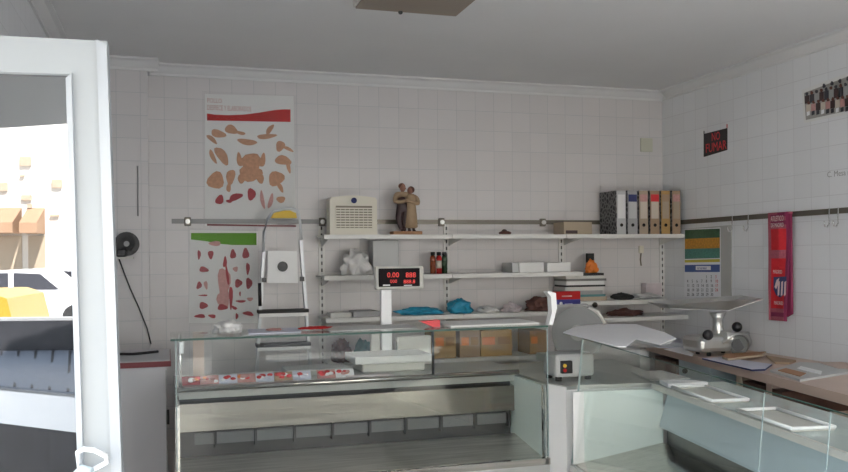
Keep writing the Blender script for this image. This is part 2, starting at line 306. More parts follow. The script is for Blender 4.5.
for i, (x, d, m, lab) in enumerate([(30, 20, 'car_white', 'white car parked across the street, larger of the two mirrored in the door pane'), (62, 24, 'car_white', 'white car parked further off, right of the other white one in the mirrored street')]):
    p = RF(x, 285, d); car('car', m, (p.x, p.y, -.02), .1, lab)
p = RF(21, 300, 8.4); car('car', 'yellow_car', (p.x-1.75, p.y, -.02), .02, 'yellow van parked close to the shop, mirrored at left edge of the door pane', H=1.34, van=True)
# planter with slatted lid and white rim
pt = thing('street_planter', (*RF(30, 400, 5.2).xy, -.02), 'dark street planter with grooved slate cover and white rim, mirrored low in door pane', 'planter')
a0, a1 = RF(-60, 330, 6.0), RF(95, 330, 6.0); b0, b1 = RF(-60, 330, 5.36), RF(95, 330, 4.72)
def zz(y, d, x=40): return RF(x, y, d).z
def q4(p0, p1, z0, z1, m, th, mb=None):
    mb = mb or MB(); return mb.prism([v(p0, z0), v(p1, z0), v(p1, z1), v(p0, z1)], th, m)
bk = Vector((-(a1-a0).y, (a1-a0).x, 0)).normalized()
if bk.y > 0: bk = -bk
q4(a0, a1, -.02, zz(321, 6), 'planter', bk*.12).build('back_wall', pt)
q4(a0, a1, zz(321, 6), zz(321, 6)+.02, 'grey', bk*.12).build('coping', pt)
MB().prism([v(a0, zz(351, 6)), v(a1, zz(351, 6)), v(b1, zz(386, 5.1)), v(b0, zz(386, 5.1))], (0, 0, -.03), 'slate').build('cover', pt)
for k in range(9):
    f = (k+.5)/9; A = v(a0.lerp(a1, f), zz(351, 6)); B_ = v(b0.lerp(b1, f), zz(386, 5.1)); s_ = Vector((.008, 0, 0))
    MB().prism([A-s_, A+s_, B_+s_, B_-s_], (0, 0, .006), 'planter').build('groove', pt)
q4(b0, b1, zz(424, 5.1), zz(388, 5.1), 'white_gloss', bk*.05).build('rim', pt)
q4(b0, b1, -.02, zz(424, 5.1), 'planter', bk*.8).build('box', pt)
# ------------------------------------------------------------ wall rails
def rail(name, pts, mats, lab):
    pass
zr = WY(380, 222, D-.03).z
r1 = thing('hook_rail', (px(172, D), D-.02, zr), 'long steel hook rail along the back wall above the shelves', 'rail')
xs = [px(172, D), px(322, D), px(600, D)]
MB().box((xs[0], D-.022, zr-.014), (xs[1], D-.012, zr+.018), 'rail_steel').build('bar', r1)
MB().box((xs[1], D-.022, zr-.014), (3.84, D-.012, zr+.018), 'rail').build('bar', r1)
for x in (188, 322, 441, 542):
    X = px(x, D); MB().box((X-.022, D-.035, zr-.03), (X+.022, D-.001, zr+.03), 'rail', bev=.006).cyl((X, D-.05, zr), (X, D-.03, zr), .016, 'cast').build('clamp', r1)
r2 = thing('hook_rail', (XR-.02, 4.5, zr), 'dark steel hook rail along the right wall behind the scarf', 'rail')
z2a, z2b = WX(690, 221.5, XR).z, WX(848, 211, XR).z; z2 = (z2a+z2b)/2
MB().box((XR-.022, 2.6, z2-.016), (XR-.012, 5.9, z2+.018), 'rail').build('bar', r2)
for Y in (2.8, 3.8, 4.8, 5.6): MB().box((XR-.012, Y-.02, z2-.01), (XR-.0005, Y+.02, z2+.01), 'rail').build('mount', r2)
def hook(x, lab):
    p = WX(x, 222, XR-.03); Y = p.y
    pts = [(XR-.026, Y, z2+.02), (XR-.03, Y, z2-.03), (XR-.035, Y-.005, z2-.07), (XR-.05, Y-.01, z2-.095), (XR-.07, Y-.012, z2-.09), (XR-.08, Y-.015, z2-.06)]
    MB().tube(pts, .004, 'chrome').build('meat_hook', None, lab, 'hook', 'steel hooks on the right wall rail')
for x, lab in ((732, 'small steel hook on right rail, left of the two beside the calendar'), (748, 'steel hook on the right rail just left of the red scarf'), (829, 'steel hook on the right rail, left one of the pair right of the scarf'), (838, 'steel hook on the right rail nearest the picture edge')): hook(x, lab)
# ------------------------------------------------------------ slotted uprights and shelves
sx = [px(322, D-.02), px(447, D-.02), px(562, D-.02), px(663, D-.02)]
for X, lab in zip(sx, ('slotted white shelf upright beside the ladder', 'slotted shelf upright behind the brown bottles', 'slotted shelf upright behind the stacked magazines', 'slotted shelf upright next to the room corner below the binders')):
    m = MB().box((X-.022, D-.012, .25), (X-.006, D-.0005, 1.86), 'shelf_white').box((X+.006, D-.012, .25), (X+.022, D-.0005, 1.86), 'shelf_white').box((X-.006, D-.010, .25), (X+.006, D-.0005, 1.86), 'slots')
    m.build('shelf_upright', None, lab, 'shelf upright', 'slotted shelf uprights on the back wall')
def board(x0, x1, yfr, zt, lab, brs=(), t=.03, dep=.30, m='shelf_white'):
    Yf = D-.03-dep; X0 = px(x0, Yf, yfr); X1 = px(x1, Yf, yfr)
    X1 = min(X1, XR-.01)
    o = thing('wall_shelf', ((X0+X1)/2, D-.2, zt), lab, 'shelf')
    MB().box((X0, Yf, zt-.012), (X1, D-.014, zt), m).box((X0, Yf-.004, zt-t), (X1, Yf, zt), m).build('shelf_board', o)
    for X in brs:
        if X0-.03 <= X <= X1+.03:
            XX = min(max(X, X0+.012), X1-.012)
            MB().prism([(XX-.003, D-.014, zt-.013), (XX-.003, Yf+.04, zt-.013), (XX-.003, Yf+.04, zt-.03), (XX-.003, D-.014, zt-.08)], (.006, 0, 0), 'shelf_white').build('bracket', o)
    return X0, X1, Yf
Z1, Z2, Z3, Z4 = 1.758, 1.478, 1.190, .875
YS = D-.33
board(324, 452, 236, Z1, 'top wall shelf board carrying the cream heater and the figurine', sx[:2])
board(452.5, 566, 235, Z1, 'top wall shelf board in the middle bay, nearly empty, small brown ornament on it', (sx[1]+.02, sx[2]-.02))
board(566.5, 684, 234, Z1, 'top wall shelf board under the row of binders', (sx[2]+.02, sx[3]))
board(324, 452, 276, Z2, 'second wall shelf board behind the scale display, bottles at its end', sx[:2])
board(452.5, 583, 273, Z2, 'second wall shelf board holding the white trays', (sx[1]+.02, sx[2]))
board(326, 463, 319, Z3, 'third wall shelf board with newspapers and blue bags', sx[:2])
board(463.5, 556, 315, Z3, 'third wall shelf board with pale plastic bags', ())
board(556.5, 668, 301, 1.256, 'short wall shelf board under the magazines stack in the right bay', sx[2:])
board(330, 430, 352, Z4, 'lowest wall shelf board behind the scale', ())
board(430.5, 548, 354, Z4, 'lowest wall shelf board with the brown cartons', ())
board(601, 688, 315, 1.135, 'lower right wall shelf board with raised end bracket, above the white paper', sx[3:], dep=.38)
# ------------------------------------------------------------ display case A (parallel to back wall)
XA0, XA1, YA, YB = px(174, 4.2), 1.982, 4.2, 5.08
ca = thing('display_case', ((XA0+XA1)/2, 4.6, 0), 'long glass refrigerated display case of stainless steel across the shop, empty inside', 'display case')
MB().box((XA0, YA+.02, .0), (XA1, YB, .10), 'steel_dark').build('plinth', ca)
MB().box((XA0, YA-.01, .10), (XA1, YB, .495), 'steel_soft').build('base', ca)
MB().box((XA0, YA-.02, .47), (XA1, YA+.012, .505), 'steel').build('front_sill', ca)
MB().prism([(XA0+.02, YA+.015, .505), (XA0+.02, 4.60, .56), (XA0+.02, 4.60, .545), (XA0+.02, YA+.015, .497)], (XA1-XA0-.05, 0, 0), 'steel_deck').build('deck', ca)
MB().box((XA0+.02, 4.66, .50), (XA1-.03, 4.70, .90), 'rubber').build('rear_inner_wall', ca)  # coloured black for the shade in the gaps between the steel bands
MB().prism([(XA0+.02, 4.655, .845), (XA0+.02, 4.60, .84), (XA0+.02, 4.596, .695), (XA0+.02, 4.605, .69), (XA0+.02, 4.655, .82)], (XA1-XA0-.05, 0, 0), 'steel_brushed').build('air_deflector', ca)
for k in range(9):
    X = XA0+.20+k*.21; MB().box((X, 4.60, .60), (X+.012, 4.655, .69), 'rubber').build('grille_divider', ca)
MB().box((XA0+.1, 4.64, .615), (XA1-.05, 4.655, .675), 'grille_grey').build('air_grille', ca)
MB().box((XA0, 4.60, .90), (XA1, YB, .93), 'steel_soft').build('worktop', ca)
MB().cyl((XA0, 4.602, .918), (XA1, 4.602, .918), .015, 'steel').prism([(XA0+.02, 4.588, .903), (XA0+.02, 4.598, .903), (XA0+.02, 4.612, .868), (XA0+.02, 4.602, .866)], (XA1-XA0-.05, 0, 0), 'steel_soft').build('worktop_nosing', ca)
MB().box((XA0+.01, 4.96, .495), (XA1, YB-.01, .90), 'steel_soft').build('rear_panel', ca)
MB().prism([(XA1-.03, YA+.02, .505), (XA1-.03, 4.66, .56), (XA1-.03, 4.66, .895), (XA1-.03, YA+.02, .895)], (.028, 0, 0), 'mint').build('end_panel', ca)
MB().prism([(XA1-.03, YA-.0, .505), (XA1-.03, YA+.02, .505), (XA1-.03, YA+.02, .897), (XA1-.03, YA, .897)], (.028, 0, 0), 'chrome').build('end_panel_trim', ca)
MB().prism([(XA0, YA+.02, .505), (XA0, 4.66, .56), (XA0, 4.66, .895), (XA0, YA+.02, .895)], (.02, 0, 0), 'steel').build('end_panel', ca)
MB().box((XA0+.01, YA-.006, .505), (XA1-.005, YA, 1.212), 'glass').build('front_glass', ca)
MB().box((XA0, YA+.004, .90), (XA0+.006, 4.60, 1.21), 'glass').build('side_glass', ca)
MB().box((XA1-.006, YA+.004, .90), (XA1, 4.58, 1.21), 'glass').build('side_glass', ca)
ZT = 1.222
MB().box((XA0-.02, YA-.01, ZT-.009), (XA1, 4.62, ZT), 'glass').build('top_glass', ca)
MB().box((XA0-.02, YA-.013, ZT-.010), (XA1, YA-.010, ZT), 'glass_edge').build('top_glass_edge', ca)
MB().box((XA0+.002, YA-.008, .51), (XA0+.008, YA-.006, 1.21), 'glass_edge_light').build('glass_corner_strip', ca)
MB().box((XA1-.008, YA-.008, .51), (XA1-.002, YA-.006, 1.21), 'glass_edge_light').build('glass_corner_strip', ca)
for X in (XA0+.03, px(432, 4.6)): MB().cyl((X, 4.6, .93), (X, 4.6, ZT-.01), .008, 'black' if X > .5 else 'chrome').build('support_rod', ca)
MB().box((XA0+.02, YA+.002, 1.15), (XA0+.04, YA+.014, 1.205), 'white_gloss').build('glass_clip', ca)
pp = [WY(x, y, YA+.02) for x, y in ((549, 325), (552, 312), (551, 297), (547, 292), (549, 291), (556, 293), (557, 308), (553, 325))]
MB().prism(pp, (0, .05, 0), 'white_gloss').build('end_guard', ca)
# ------------------------------------------------------------ corner unit between the cases
cu_ = thing('corner_unit', (2.3, 4.6, 0), 'white corner cabinet joining the two display cases, slicer standing on it', 'cabinet')
foot = [(1.99, 4.215), (2.033, 4.075), (2.10, 4.085), (2.66, 4.00), (2.86, 5.05), (1.99, 5.08)]
MB().prism([(x, y, 0) for x, y in foot], (0, 0, .885), 'white_gloss').build('body', cu_)
MB().prism([(x, y, .8855) for x, y in foot], (0, 0, .02), 'steel_soft').build('top', cu_)
MB().prism([(1.990, 4.212, .40), (2.031, 4.073, .40), (2.026, 4.071, .40), (1.986, 4.205, .40)], (0, 0, .5), 'white_gloss').build('corner_strip', cu_)
# ------------------------------------------------------------ display case B (angled, right)
azb = math.radians(8.9); DB = Vector((-math.sin(azb), -math.cos(azb), 0)); NB = Vector((math.cos(azb), -math.sin(azb), 0)); P0 = Vector((2.035, 4.03, 0)); LB = 2.3
def Q(t, s, z): return P0 + DB*t + NB*s + Vector((0, 0, z))
cb_ = thing('display_case', tuple(Q(1.1, .4, 0)), 'glass display case on the right running towards the camera, steel trays on its worktop', 'display case')
def bp(pts, t0, t1, m, name, side=None): return MB().prism([Q(t0, s, z) for s, z in pts], DB*(t1-t0), m, side).build(name, cb_)
bp([(.0, .0), (.84, 0), (.84, .10), (0, .10)], 0, LB, 'steel_dark', 'plinth')
bp([(-.01, .10), (.84, .10), (.84, .50), (-.01, .50)], 0, LB, 'steel_soft', 'base')
bp([(.015, .505), (.50, .60), (.50, .585), (.015, .495)], .02, LB, 'steel', 'deck')
bp([(.52, .50), (.56, .50), (.56, .885), (.52, .885)], .02, LB, 'steel_dark', 'rear_inner_wall')
bp([(.475, .70), (.52, .86), (.52, .845), (.475, .685)], .03, LB, 'paleblue', 'air_deflector')
bp([(.02, .505), (.50, .60), (.50, .885), (.02, .885)], 0.001, .02, 'mint', 'end_panel')
bp([(.001, .505), (.06, .515), (.06, .885), (.001, .885)], .021, .026, 'white_gloss', 'end_panel_edge')
bp([(.46, .888), (.86, .888), (.86, .91), (.46, .91)], 0, LB, 'mint_dark', 'worktop')
bp([(.445, .885), (.459, .885), (.459, .914), (.445, .914)], 0, LB, 'offwhite', 'worktop_edge')
bp([(.60, .50), (.83, .50), (.83, .885), (.60, .885)], .0, LB, 'steel_soft', 'rear_body')
bp([(0, .505), (.065, 1.16), (.071, 1.16), (.006, .505)], 0, LB, 'glass', 'front_glass')
bp([(.055, 1.161), (.42, 1.161), (.42, 1.169), (.055, 1.169)], 0, .50, 'glass', 'top_glass')
bp([(.0645, 1.1605), (.0705, 1.1605), (.0705, 1.1625), (.0645, 1.1625)], 0, LB, 'glass_edge', 'top_glass_edge')
bp([(0.01, .505), (.075, 1.155), (.42, 1.155), (.44, .92), (.44, .6)], -.004, -.0005, 'glass', 'side_glass')
bp([(-.003, .505), (.062, 1.158), (.071, 1.158), (.006, .505)], -.004, .003, 'glass_edge_light', 'glass_corner_strip')
def tfor(x, s, z):
    lo_, hi = 0, LB
    for _ in range(40):
        mid = (lo_+hi)/2; p = Q(mid, s, z)-EYE; xx = CX+FPX*p.dot(RT)/p.dot(FW)
        if xx < x: lo_ = mid
        else: hi = mid
    return lo_
for x in (764, 830):
    t = tfor(x, .06, 1.12)
    bp([(-.003, .505), (.062, 1.158), (.064, 1.158), (0, .505)], t-.0018, t+.0018, 'glass_edge_light', 'glass_seam_strip')
    bp([(.41, .91), (.425, .91), (.425, 1.16), (.41, 1.16)], t+.2, t+.212, 'steel_soft', 'support_rod')
# trays and papers on worktop B
def traybuild(x0, x1, y_, lab, s0=.47, s1=.65):
    t0 = tfor(x0, s0, .92); t1 = tfor(x1, s0, .92); tr = thing('tray', tuple(Q((t0+t1)/2, .6, .9115)), lab, 'tray', 'steel trays on the right case')
    mb = MB().prism([Q(t0, s0, .9115), Q(t1, s0, .9115), Q(t1, s1, .9115), Q(t0, s1, .9115)], (0, 0, .004), 'offwhite'); mb.build('pan', tr)
    c = [Q(t0, s0, .924), Q(t1, s0, .924), Q(t1, s1, .924), Q(t0, s1, .924)]; mb = MB()
    for k in range(4): mb.cyl(c[k], c[(k+1) % 4], .0075, 'white_gloss', n=8)
    mb.build('rim', tr)
traybuild(672, 712, 0, 'shallow steel tray with bright rim on right case, the one next to the white paper')
traybuild(738, 792, 0, 'shallow steel tray with bright rim on right case, the one nearer the camera')
t0, t1 = tfor(628, .47, .92), tfor(668, .47, .92)
MB().prism([Q(t0, .49, .9115), Q(t1, .47, .9115), Q(t1-.02, .70, .9115), Q(t0+.05, .66, .9115)], (0, 0, .02), 'paper').build('paper_stack', None, 'small stack of white paper on the right case worktop beside the trays', 'paper')
MB().prism([Q(t0-.42, .50, .9115), Q(t0-.08, .48, .9115), Q(t0-.12, .72, .9115), Q(t0-.45, .70, .9115)], (0, 0, .006), 'steel_soft').build('cutting_plate', None, 'flat grey steel plate on right case worktop, in front of the slicer', 'plate')
MB().box(tuple(Q(.9, .25, .575)-Vector((.06, .04, 0))), tuple(Q(.9, .25, .575)+Vector((.06, .04, .03))), 'red').build('red_label_card', None, 'small red card lying on the dark floor inside the right case', 'card')
# big wrapping paper overhanging top plate B
zz0 = 1.1705
pts = [(563, 332), (577, 326), (598, 324), (636, 324), (664, 332), (676, 338), (660, 344), (636, 338.5), (626, 346), (618, 346)]
tops = [WZ(x, y, 1.177) for x, y in pts]
mb = MB(); mb.prism([p+Vector((0, 0, .0)) for p in tops], (0, 0, -.006), 'paper'); mb.build('wrapping_paper', None, 'large stack of white wrapping paper spread over the far end of right case', 'paper')
# ------------------------------------------------------------ bench along the right wall
azw = math.radians(9.3); def_ = None
BP = Vector((3.06, 3.206, 0)); BD = Vector((math.sin(azw), math.cos(azw), 0)); BN = Vector((-math.cos(azw), math.sin(azw), 0))
def Bx(Y, off=0): return BP.x + (Y-BP.y)*math.tan(azw) + off
wb = thing('workbench', (3.5, 3.6, 0), 'long worktop with pinkish edge along the right wall, papers lying on it', 'workbench')
Yn, Yf_ = 1.6, 5.60
MB().prism([(Bx(Yn), Yn, .88), (XR-.004, Yn, .88), (XR-.004, Yf_, .88), (Bx(Yf_), Yf_, .88)], (0, 0, .05), 'pink_top', 'board_edge').build('worktop', wb)
def unit(x0, x1, m, name, lab=None, z0=.1, z1=.879, dep=.45):
    a = on(x0, 375, BP-BN*.03, BN); c = on(x1, 375, BP-BN*.03, BN)
    a.z = c.z = z0; bk_ = Vector((dep, 0, 0))
    Xc = XR-.01; return MB().prism([a, c, (Xc, c.y, z0), (Xc, a.y, z0)], (0, 0, z1-z0), m).build(name, wb, lab)
unit(679, 711, 'paleblue', 'cabinet', 'pale blue-grey cabinet', z0=0)
unit(736, 742, 'tan', 'side_panel', z0=0); unit(766, 771, 'board_edge', 'side_panel', z0=0)
unit(640, 650, 'grey', 'side_panel', z0=0)
unit(655, 676, 'dark_wood', 'drawer', 'dark brown drawer', z0=.72, z1=.85)
unit(743, 765, 'dark_wood', 'drawer', 'dark brown drawer', z0=.72, z1=.85)
unit(772, 782, 'dark_wood', 'drawer', 'dark brown drawer', z0=.72, z1=.85)
unit(785, 900, 'steel_dark', 'shelf', z0=.40, z1=.44)
unit(712, 735, 'grey', 'shelf', z0=.62, z1=.66)
pk = on(685, 371, BP+BN*.02, BN); MB().ball(pk, .018, 'black').build('knob', wb)
def flat(name, pts, z, h, m, lab, cat, side=None, group=None):
    MB().prism([WZ(x, y, z+h) for x, y in pts], (0, 0, -h+.0002), m, side).build(name, None, lab, cat, group)
zb = .9305
flat('paper_sheet', [(640, 342), (668, 332.5), (716, 340), (706, 349), (658, 347)], zb, .006, 'lilac_paper', 'lilac-white printed sheets on the bench behind the wrapping paper', 'paper')
flat('paper_sheet', [(664, 349), (680, 347), (694, 353.5), (692, 356)], zb+.0065, .004, 'paper', 'white papers on bench, in front of the meat grinder', 'paper')
flat('clipboard', [(722, 356.5), (725, 353.5), (766, 351.5), (762, 354.5), (728, 358.5)], zb+.011, .014, 'wood', 'brown wooden board on the bench right of the grinder', 'board', 'tan')
flat('magazine', [(702, 358), (722, 357), (772, 364), (765, 369), (752, 369.5)], zb, .010, 'lilac_paper', 'magazine with purple border lying on bench in front of the brown board', 'magazine', 'navy')
flat('magazine', [(766, 355), (796, 360), (790, 362.5), (775, 362)], zb, .012, 'tan_orange', 'small orange-brown leaflet on the bench against the right wall', 'leaflet')
flat('magazine', [(770, 370), (800, 362), (846, 364), (848, 372), (800, 379.5)], zb, .012, 'grey_light', 'open grey brochure on the bench near the picture edge', 'brochure')
flat('photo_card', [(778, 370), (786, 368), (806, 373), (800, 376)], zb+.0125, .004, 'wood', 'brown photo card on the grey brochure', 'card')
flat('glossy_card', [(797, 368), (801, 366), (822, 371), (821, 374)], zb+.0125, .004, 'white_gloss', 'glossy white card reflecting daylight on the grey brochure', 'card')
flat('paper_sheet', [(818, 362), (848, 362), (860, 368), (838, 368)], zb+.0125, .003, 'pink_top', 'pinkish sheet at far right on the bench', 'paper')
# low wooden box on far end of the bench (brown strips right of the shelves)
flat('board_or_reflection', [(646, 331), (660, 326), (686, 329), (680, 333)], zb+.02, .02, 'wood', 'reddish wooden board under the lower right shelf, behind the paper', 'board')
# ------------------------------------------------------------ meat grinder
gc = WZ(716, 354.3, zb+.0); gc = Vector((gc.x-.0, gc.y, zb))
g = thing('meat_grinder', tuple(gc), 'cast aluminium meat grinder with wide tray on top, on the bench', 'meat grinder')
k = (gc-EYE).dot(FW)/FPX
def G(x, y, dy=0): return WY(x, y, gc.y+dy)
for a in (-.10, .10):
    for b_ in (-.06, .06): MB().cyl((gc.x+a, gc.y+b_, zb), (gc.x+a, gc.y+b_, zb+.03), .014, 'rubber').build('foot', g)
MB().box((gc.x-.19, gc.y-.10, zb+.025), (gc.x+.17, gc.y+.12, zb+.13), 'cast', bev=.03).build('motor_housing', g)
MB().cyl(G(722, 337, -.08), G(746, 342, -.02), .045, 'cast').build('grinding_head', g)
MB().lathe([(.035, 0), (.042, .03), (.034, .07), (.034, .12), (.055, .16)], (G(716, 330).x, gc.y-.02, zb+.12), 'cast').build('feed_neck', g)
tz = G(715, 303).z; xa, xb = G(655, 303).x, G(750, 300).x
pr = [(xa, gc.y-.14, tz+.01), (xb-.03, gc.y-.17, tz+.03), (xb+.02, gc.y+.10, tz+.04), (xa+.03, gc.y+.14, tz+.01)]
bt = [(xa+.06, gc.y-.08, tz-.02), (G(716, 300).x+.04, gc.y-.08, tz-.045), (G(716, 300).x+.05, gc.y+.06, tz-.045), (xa+.08, gc.y+.08, tz-.02)]
mb = MB(); mb.face(bt, 'steel_soft')
for i in range(4): j = (i+1) % 4; mb.face([pr[i], pr[j], bt[j], bt[i]], 'steel_soft')
o = mb.build('tray', g); md = o.modifiers.new('solid', 'SOLIDIFY'); md.thickness = .004
MB().cyl(G(714, 303, -.02), G(714, 299, -.02), .022, 'offwhite').build('pusher', g)
MB().ball(G(708, 335, -.16), .038, 'black', (1, .7, .9)).build('locking_knob', g)
MB().ball(G(737, 327, -.05), .034, 'black').build('locking_knob', g)
MB().cyl(G(738, 345, -.13), G(740, 344, -.09), .062, 'steel_dark', n=24).cyl(G(738, 345, -.135), G(738, 345, -.13), .04, 'black', n=20).build('ring_nut', g)
MB().tube([G(722, 343, -.1), G(735, 334, -.12), G(748, 333, -.1)], .012, 'cast').build('arm', g)
# ------------------------------------------------------------ slicer on the corner unit
sc_ = Vector((2.22, 4.42, .906)); sl_ = thing('meat_slicer', tuple(sc_), 'grey meat slicer with round blade guard between the two cases', 'meat slicer')
def K(x, y, Y): return WY(x, y, Y)
c0 = K(555, 380, 4.22); c1 = K(585, 380, 4.22)
for X, Y in ((2.08, 4.27), (2.26, 4.27), (2.08, 4.39), (2.26, 4.39)): MB().cyl((X, Y, .906), (X, Y, .93), .018, 'rubber').build('foot', sl_)
MB().box((2.05, 4.24, .925), (2.29, 4.42, 1.055), 'grey_light', bev=.02).build('base', sl_)
MB().box((2.075, 4.215, .95), (2.14, 4.243, 1.02), 'black', bev=.005).build('switch_panel', sl_)
MB().cyl((2.09, 4.214, .995), (2.09, 4.208, .995), .010, 'yellow').build('button', sl_)
MB().cyl((2.09, 4.214, .970), (2.09, 4.208, .970), .010, 'red').build('button', sl_)
bc = K(578, 333, 4.82); bn = Vector((-.45, -.85, .12)).normalized()
MB().cyl(bc-bn*.0, bc+bn*.03, .165, 'slicer_disc', n=40).build('blade_guard', sl_)
MB().cyl(bc+bn*.031, bc+bn*.036, .15, 'slicer_disc', n=40).build('blade', sl_)
MB().cyl(bc+bn*.037, bc+bn*.05, .05, 'grey', n=24).build('blade_hub', sl_)
MB().box((2.42, 4.86, .91), (2.62, 5.02, 1.14), 'grey_light', bev=.03).build('motor_housing', sl_)
a_ = K(556, 308, 4.90); b_ = K(590, 313, 4.90)
MB().box((a_.x, 4.90, a_.z-.30), (b_.x, 4.94, a_.z+.02), 'grey', bev=.015).build('gauge_plate', sl_)
MB().tube([K(588, 309, 4.88), K(597, 312, 4.86), K(606, 326, 4.84)], .016, 'offwhite').build('carriage_arm', sl_)
MB().ball(K(595, 305, 4.88), .018, 'black').build('knob', sl_); MB().ball(K(606, 329, 4.83), .018, 'black').build('knob', sl_)
MB().box((2.27, 4.66, .93), (2.50, 4.98, .98), 'steel_soft').build('carriage', sl_)
# ------------------------------------------------------------ scale
s0 = Vector((px(397, 4.80), 4.85, .9305)); sc = thing('shop_scale', tuple(s0), 'white shop scale with black digital display head on a column, red digits', 'scale')
xA, xB = px(354, 4.74), px(431, 4.74)
MB().box((xA+.05, 4.78, .9305), (xB-.03, 5.02, .985), 'offwhite', bev=.01).build('base', sc)
MB().box((xA, 4.74, .985), (xB, 5.03, 1.03), 'white', bev=.006).build('platform', sc)
a, c = WY(397, 352, 5.04), WY(431, 335, 5.04)
MB().box((a.x, 5.035, .9305), (c.x, 5.075, c.z), 'offwhite', bev=.01).build('printer_body', sc)
a, c = WY(371, 348, 5.04), WY(380, 333, 5.04)
MB().box((a.x, 5.035, .9305), (c.x, 5.075, c.z), 'offwhite', bev=.008).build('rear_body', sc)
a, c = WY(381, 345, 5.05), WY(391, 287, 5.05)
MB().box((a.x, 5.035, .9305), (c.x, 5.07, c.z), 'white_gloss', bev=.006).build('column', sc)
a, c = WY(376, 290, 5.0), WY(424, 266, 5.0)
MB().box((a.x, 5.0, a.z), (c.x, 5.06, c.z), 'offwhite', bev=.012).build('display_housing', sc)
a, c = WY(379, 287, 4.99), WY(420, 268, 4.99)
MB().box((a.x, 4.992, a.z), (c.x, 5.001, c.z), 'display', bev=.004).build('display_panel', sc)
for tx, x, y, sz in (('0.00', 387, 277.5, .045), ('888', 405.5, 277.5, .045), ('000', 390, 283, .03), ('888.8', 403.5, 283.5, .034)):
    text(tx, WY(x, y, 4.990), (1, 0, 0), (0, 0, 1), sz, 'led', sc, 'display_digits', w=None)
a, c = WY(383, 286, 4.99), WY(390, 284.5, 4.99); MB().box((a.x, 4.989, a.z), (c.x, 4.991, c.z), 'white').build('label_strip', sc)
a, c = WY(404, 286, 4.99), WY(412, 284.8, 4.99); MB().box((a.x, 4.989, a.z), (c.x, 4.991, c.z), 'white').build('label_strip', sc)
# ------------------------------------------------------------ stepladder
YL = 5.70; ld = thing('step_ladder', (px(285, YL), YL, 0), 'aluminium step ladder with yellow top bow leaning by the wall behind the case', 'ladder')
def LP(x, y, d=0): return WY(x, y, YL+d)
lt, rt_ = LP(263, 250), LP(305, 250)
def ext(p, q, z): return p + (q-p)*((z-p.z)/(q.z-p.z))
lb = ext(LP(264, 250), LP(257, 372), 0); rb = ext(LP(302, 240), LP(311, 362), 0)
for p, q in ((LP(264, 250), lb), (LP(301, 240), rb)):
    MB().prism([p+Vector((-.010, 0, 0)), p+Vector((.010, 0, 0)), q+Vector((.010, 0, 0)), q+Vector((-.010, 0, 0))], (0, .05, 0), 'ladder_metal').build('rail', ld)
arc = [LP(263, 252), LP(264, 232), LP(267, 220)] + [LP(267+6+5*i, 213-3*math.sin(i/4*1.6)-1.5, 0) for i in range(5)] + [LP(298, 211), LP(300, 222), LP(301, 240)]
MB().tube(arc, .010, 'ladder_metal').build('top_bow', ld)
MB().prism([LP(x, y, .01) for x, y in ((271, 218), (274, 213), (281, 210.5), (290, 210.5), (296, 213), (297, 218))], (0, .04, 0), 'yellow').build('top_cap', ld)
MB().prism([LP(x, y, -.015) for x, y in ((268, 251), (297, 251), (298, 283), (267, 283))], (0, .012, 0), 'white').build('platform', ld)
c = LP(282.5, 266.5, -.017); MB().cyl(c, c+Vector((0, -.012, 0)), .034, 'black', n=20).build('platform_hole', ld, 'black round insert')
for x, y in ((264, 280), (302, 279)): c = LP(x, y, -.01); MB().box((c.x-.015, c.y-.01, c.z-.015), (c.x+.015, c.y+.01, c.z+.015), 'black').build('hinge', ld)
a = LP(259.5, 283, -.012); c = LP(260, 306, -.012); MB().cyl(a, c, .012, 'black').build('strut_cover', ld)
for yy in (312, 346):
    a, c = LP(258.5 if yy < 320 else 257, yy, -.06), LP(309 if yy < 320 else 311, yy-1.5, -.06)
    MB().box((a.x, YL-.06, a.z-.012), (c.x, YL+.05, a.z+.01), 'rubber').box((a.x+.005, YL-.062, a.z-.035), (c.x-.005, YL-.055, a.z-.012), 'white').build('step', ld)
for yy in (377, 411):
    a, c = LP(256, yy, -.06), LP(313, yy, -.06); MB().box((a.x, YL-.06, a.z-.012), (c.x, YL+.05, a.z+.01), 'rubber').build('step', ld)
# ------------------------------------------------------------ left cabinet with red top
YC0, YC1 = 4.95, 5.6; xc = px(170, YC0)
cb = thing('side_cabinet', (-.28, 5.2, 0), 'pale cabinet with dark red edged top beside the left wall', 'cabinet')
zc = WY(150, 362, YC0).z
MB().box((XL+.01, YC0+.02, 0), (xc-.025, YC1, zc-.03), 'cabinet_white').build('body', cb)
MB().box((XL+.01, YC0, zc-.03), (xc, YC1, zc), 'dark_red').build('top_edge', cb)
MB().box((XL+.015, YC0+.01, zc), (xc-.005, YC1, zc+.004), 'cabinet_white').build('top', cb)
MB().box((xc-.03, YC0+.008, .05), (xc-.024, YC0+.02, zc-.05), 'grey').build('door_edge', cb)
c = WY(170, 417, YC0); MB().box((xc-.026, YC0-.005, c.z-.04), (xc-.012, YC0+.015, c.z+.04), 'rubber').build('hinge', cb)
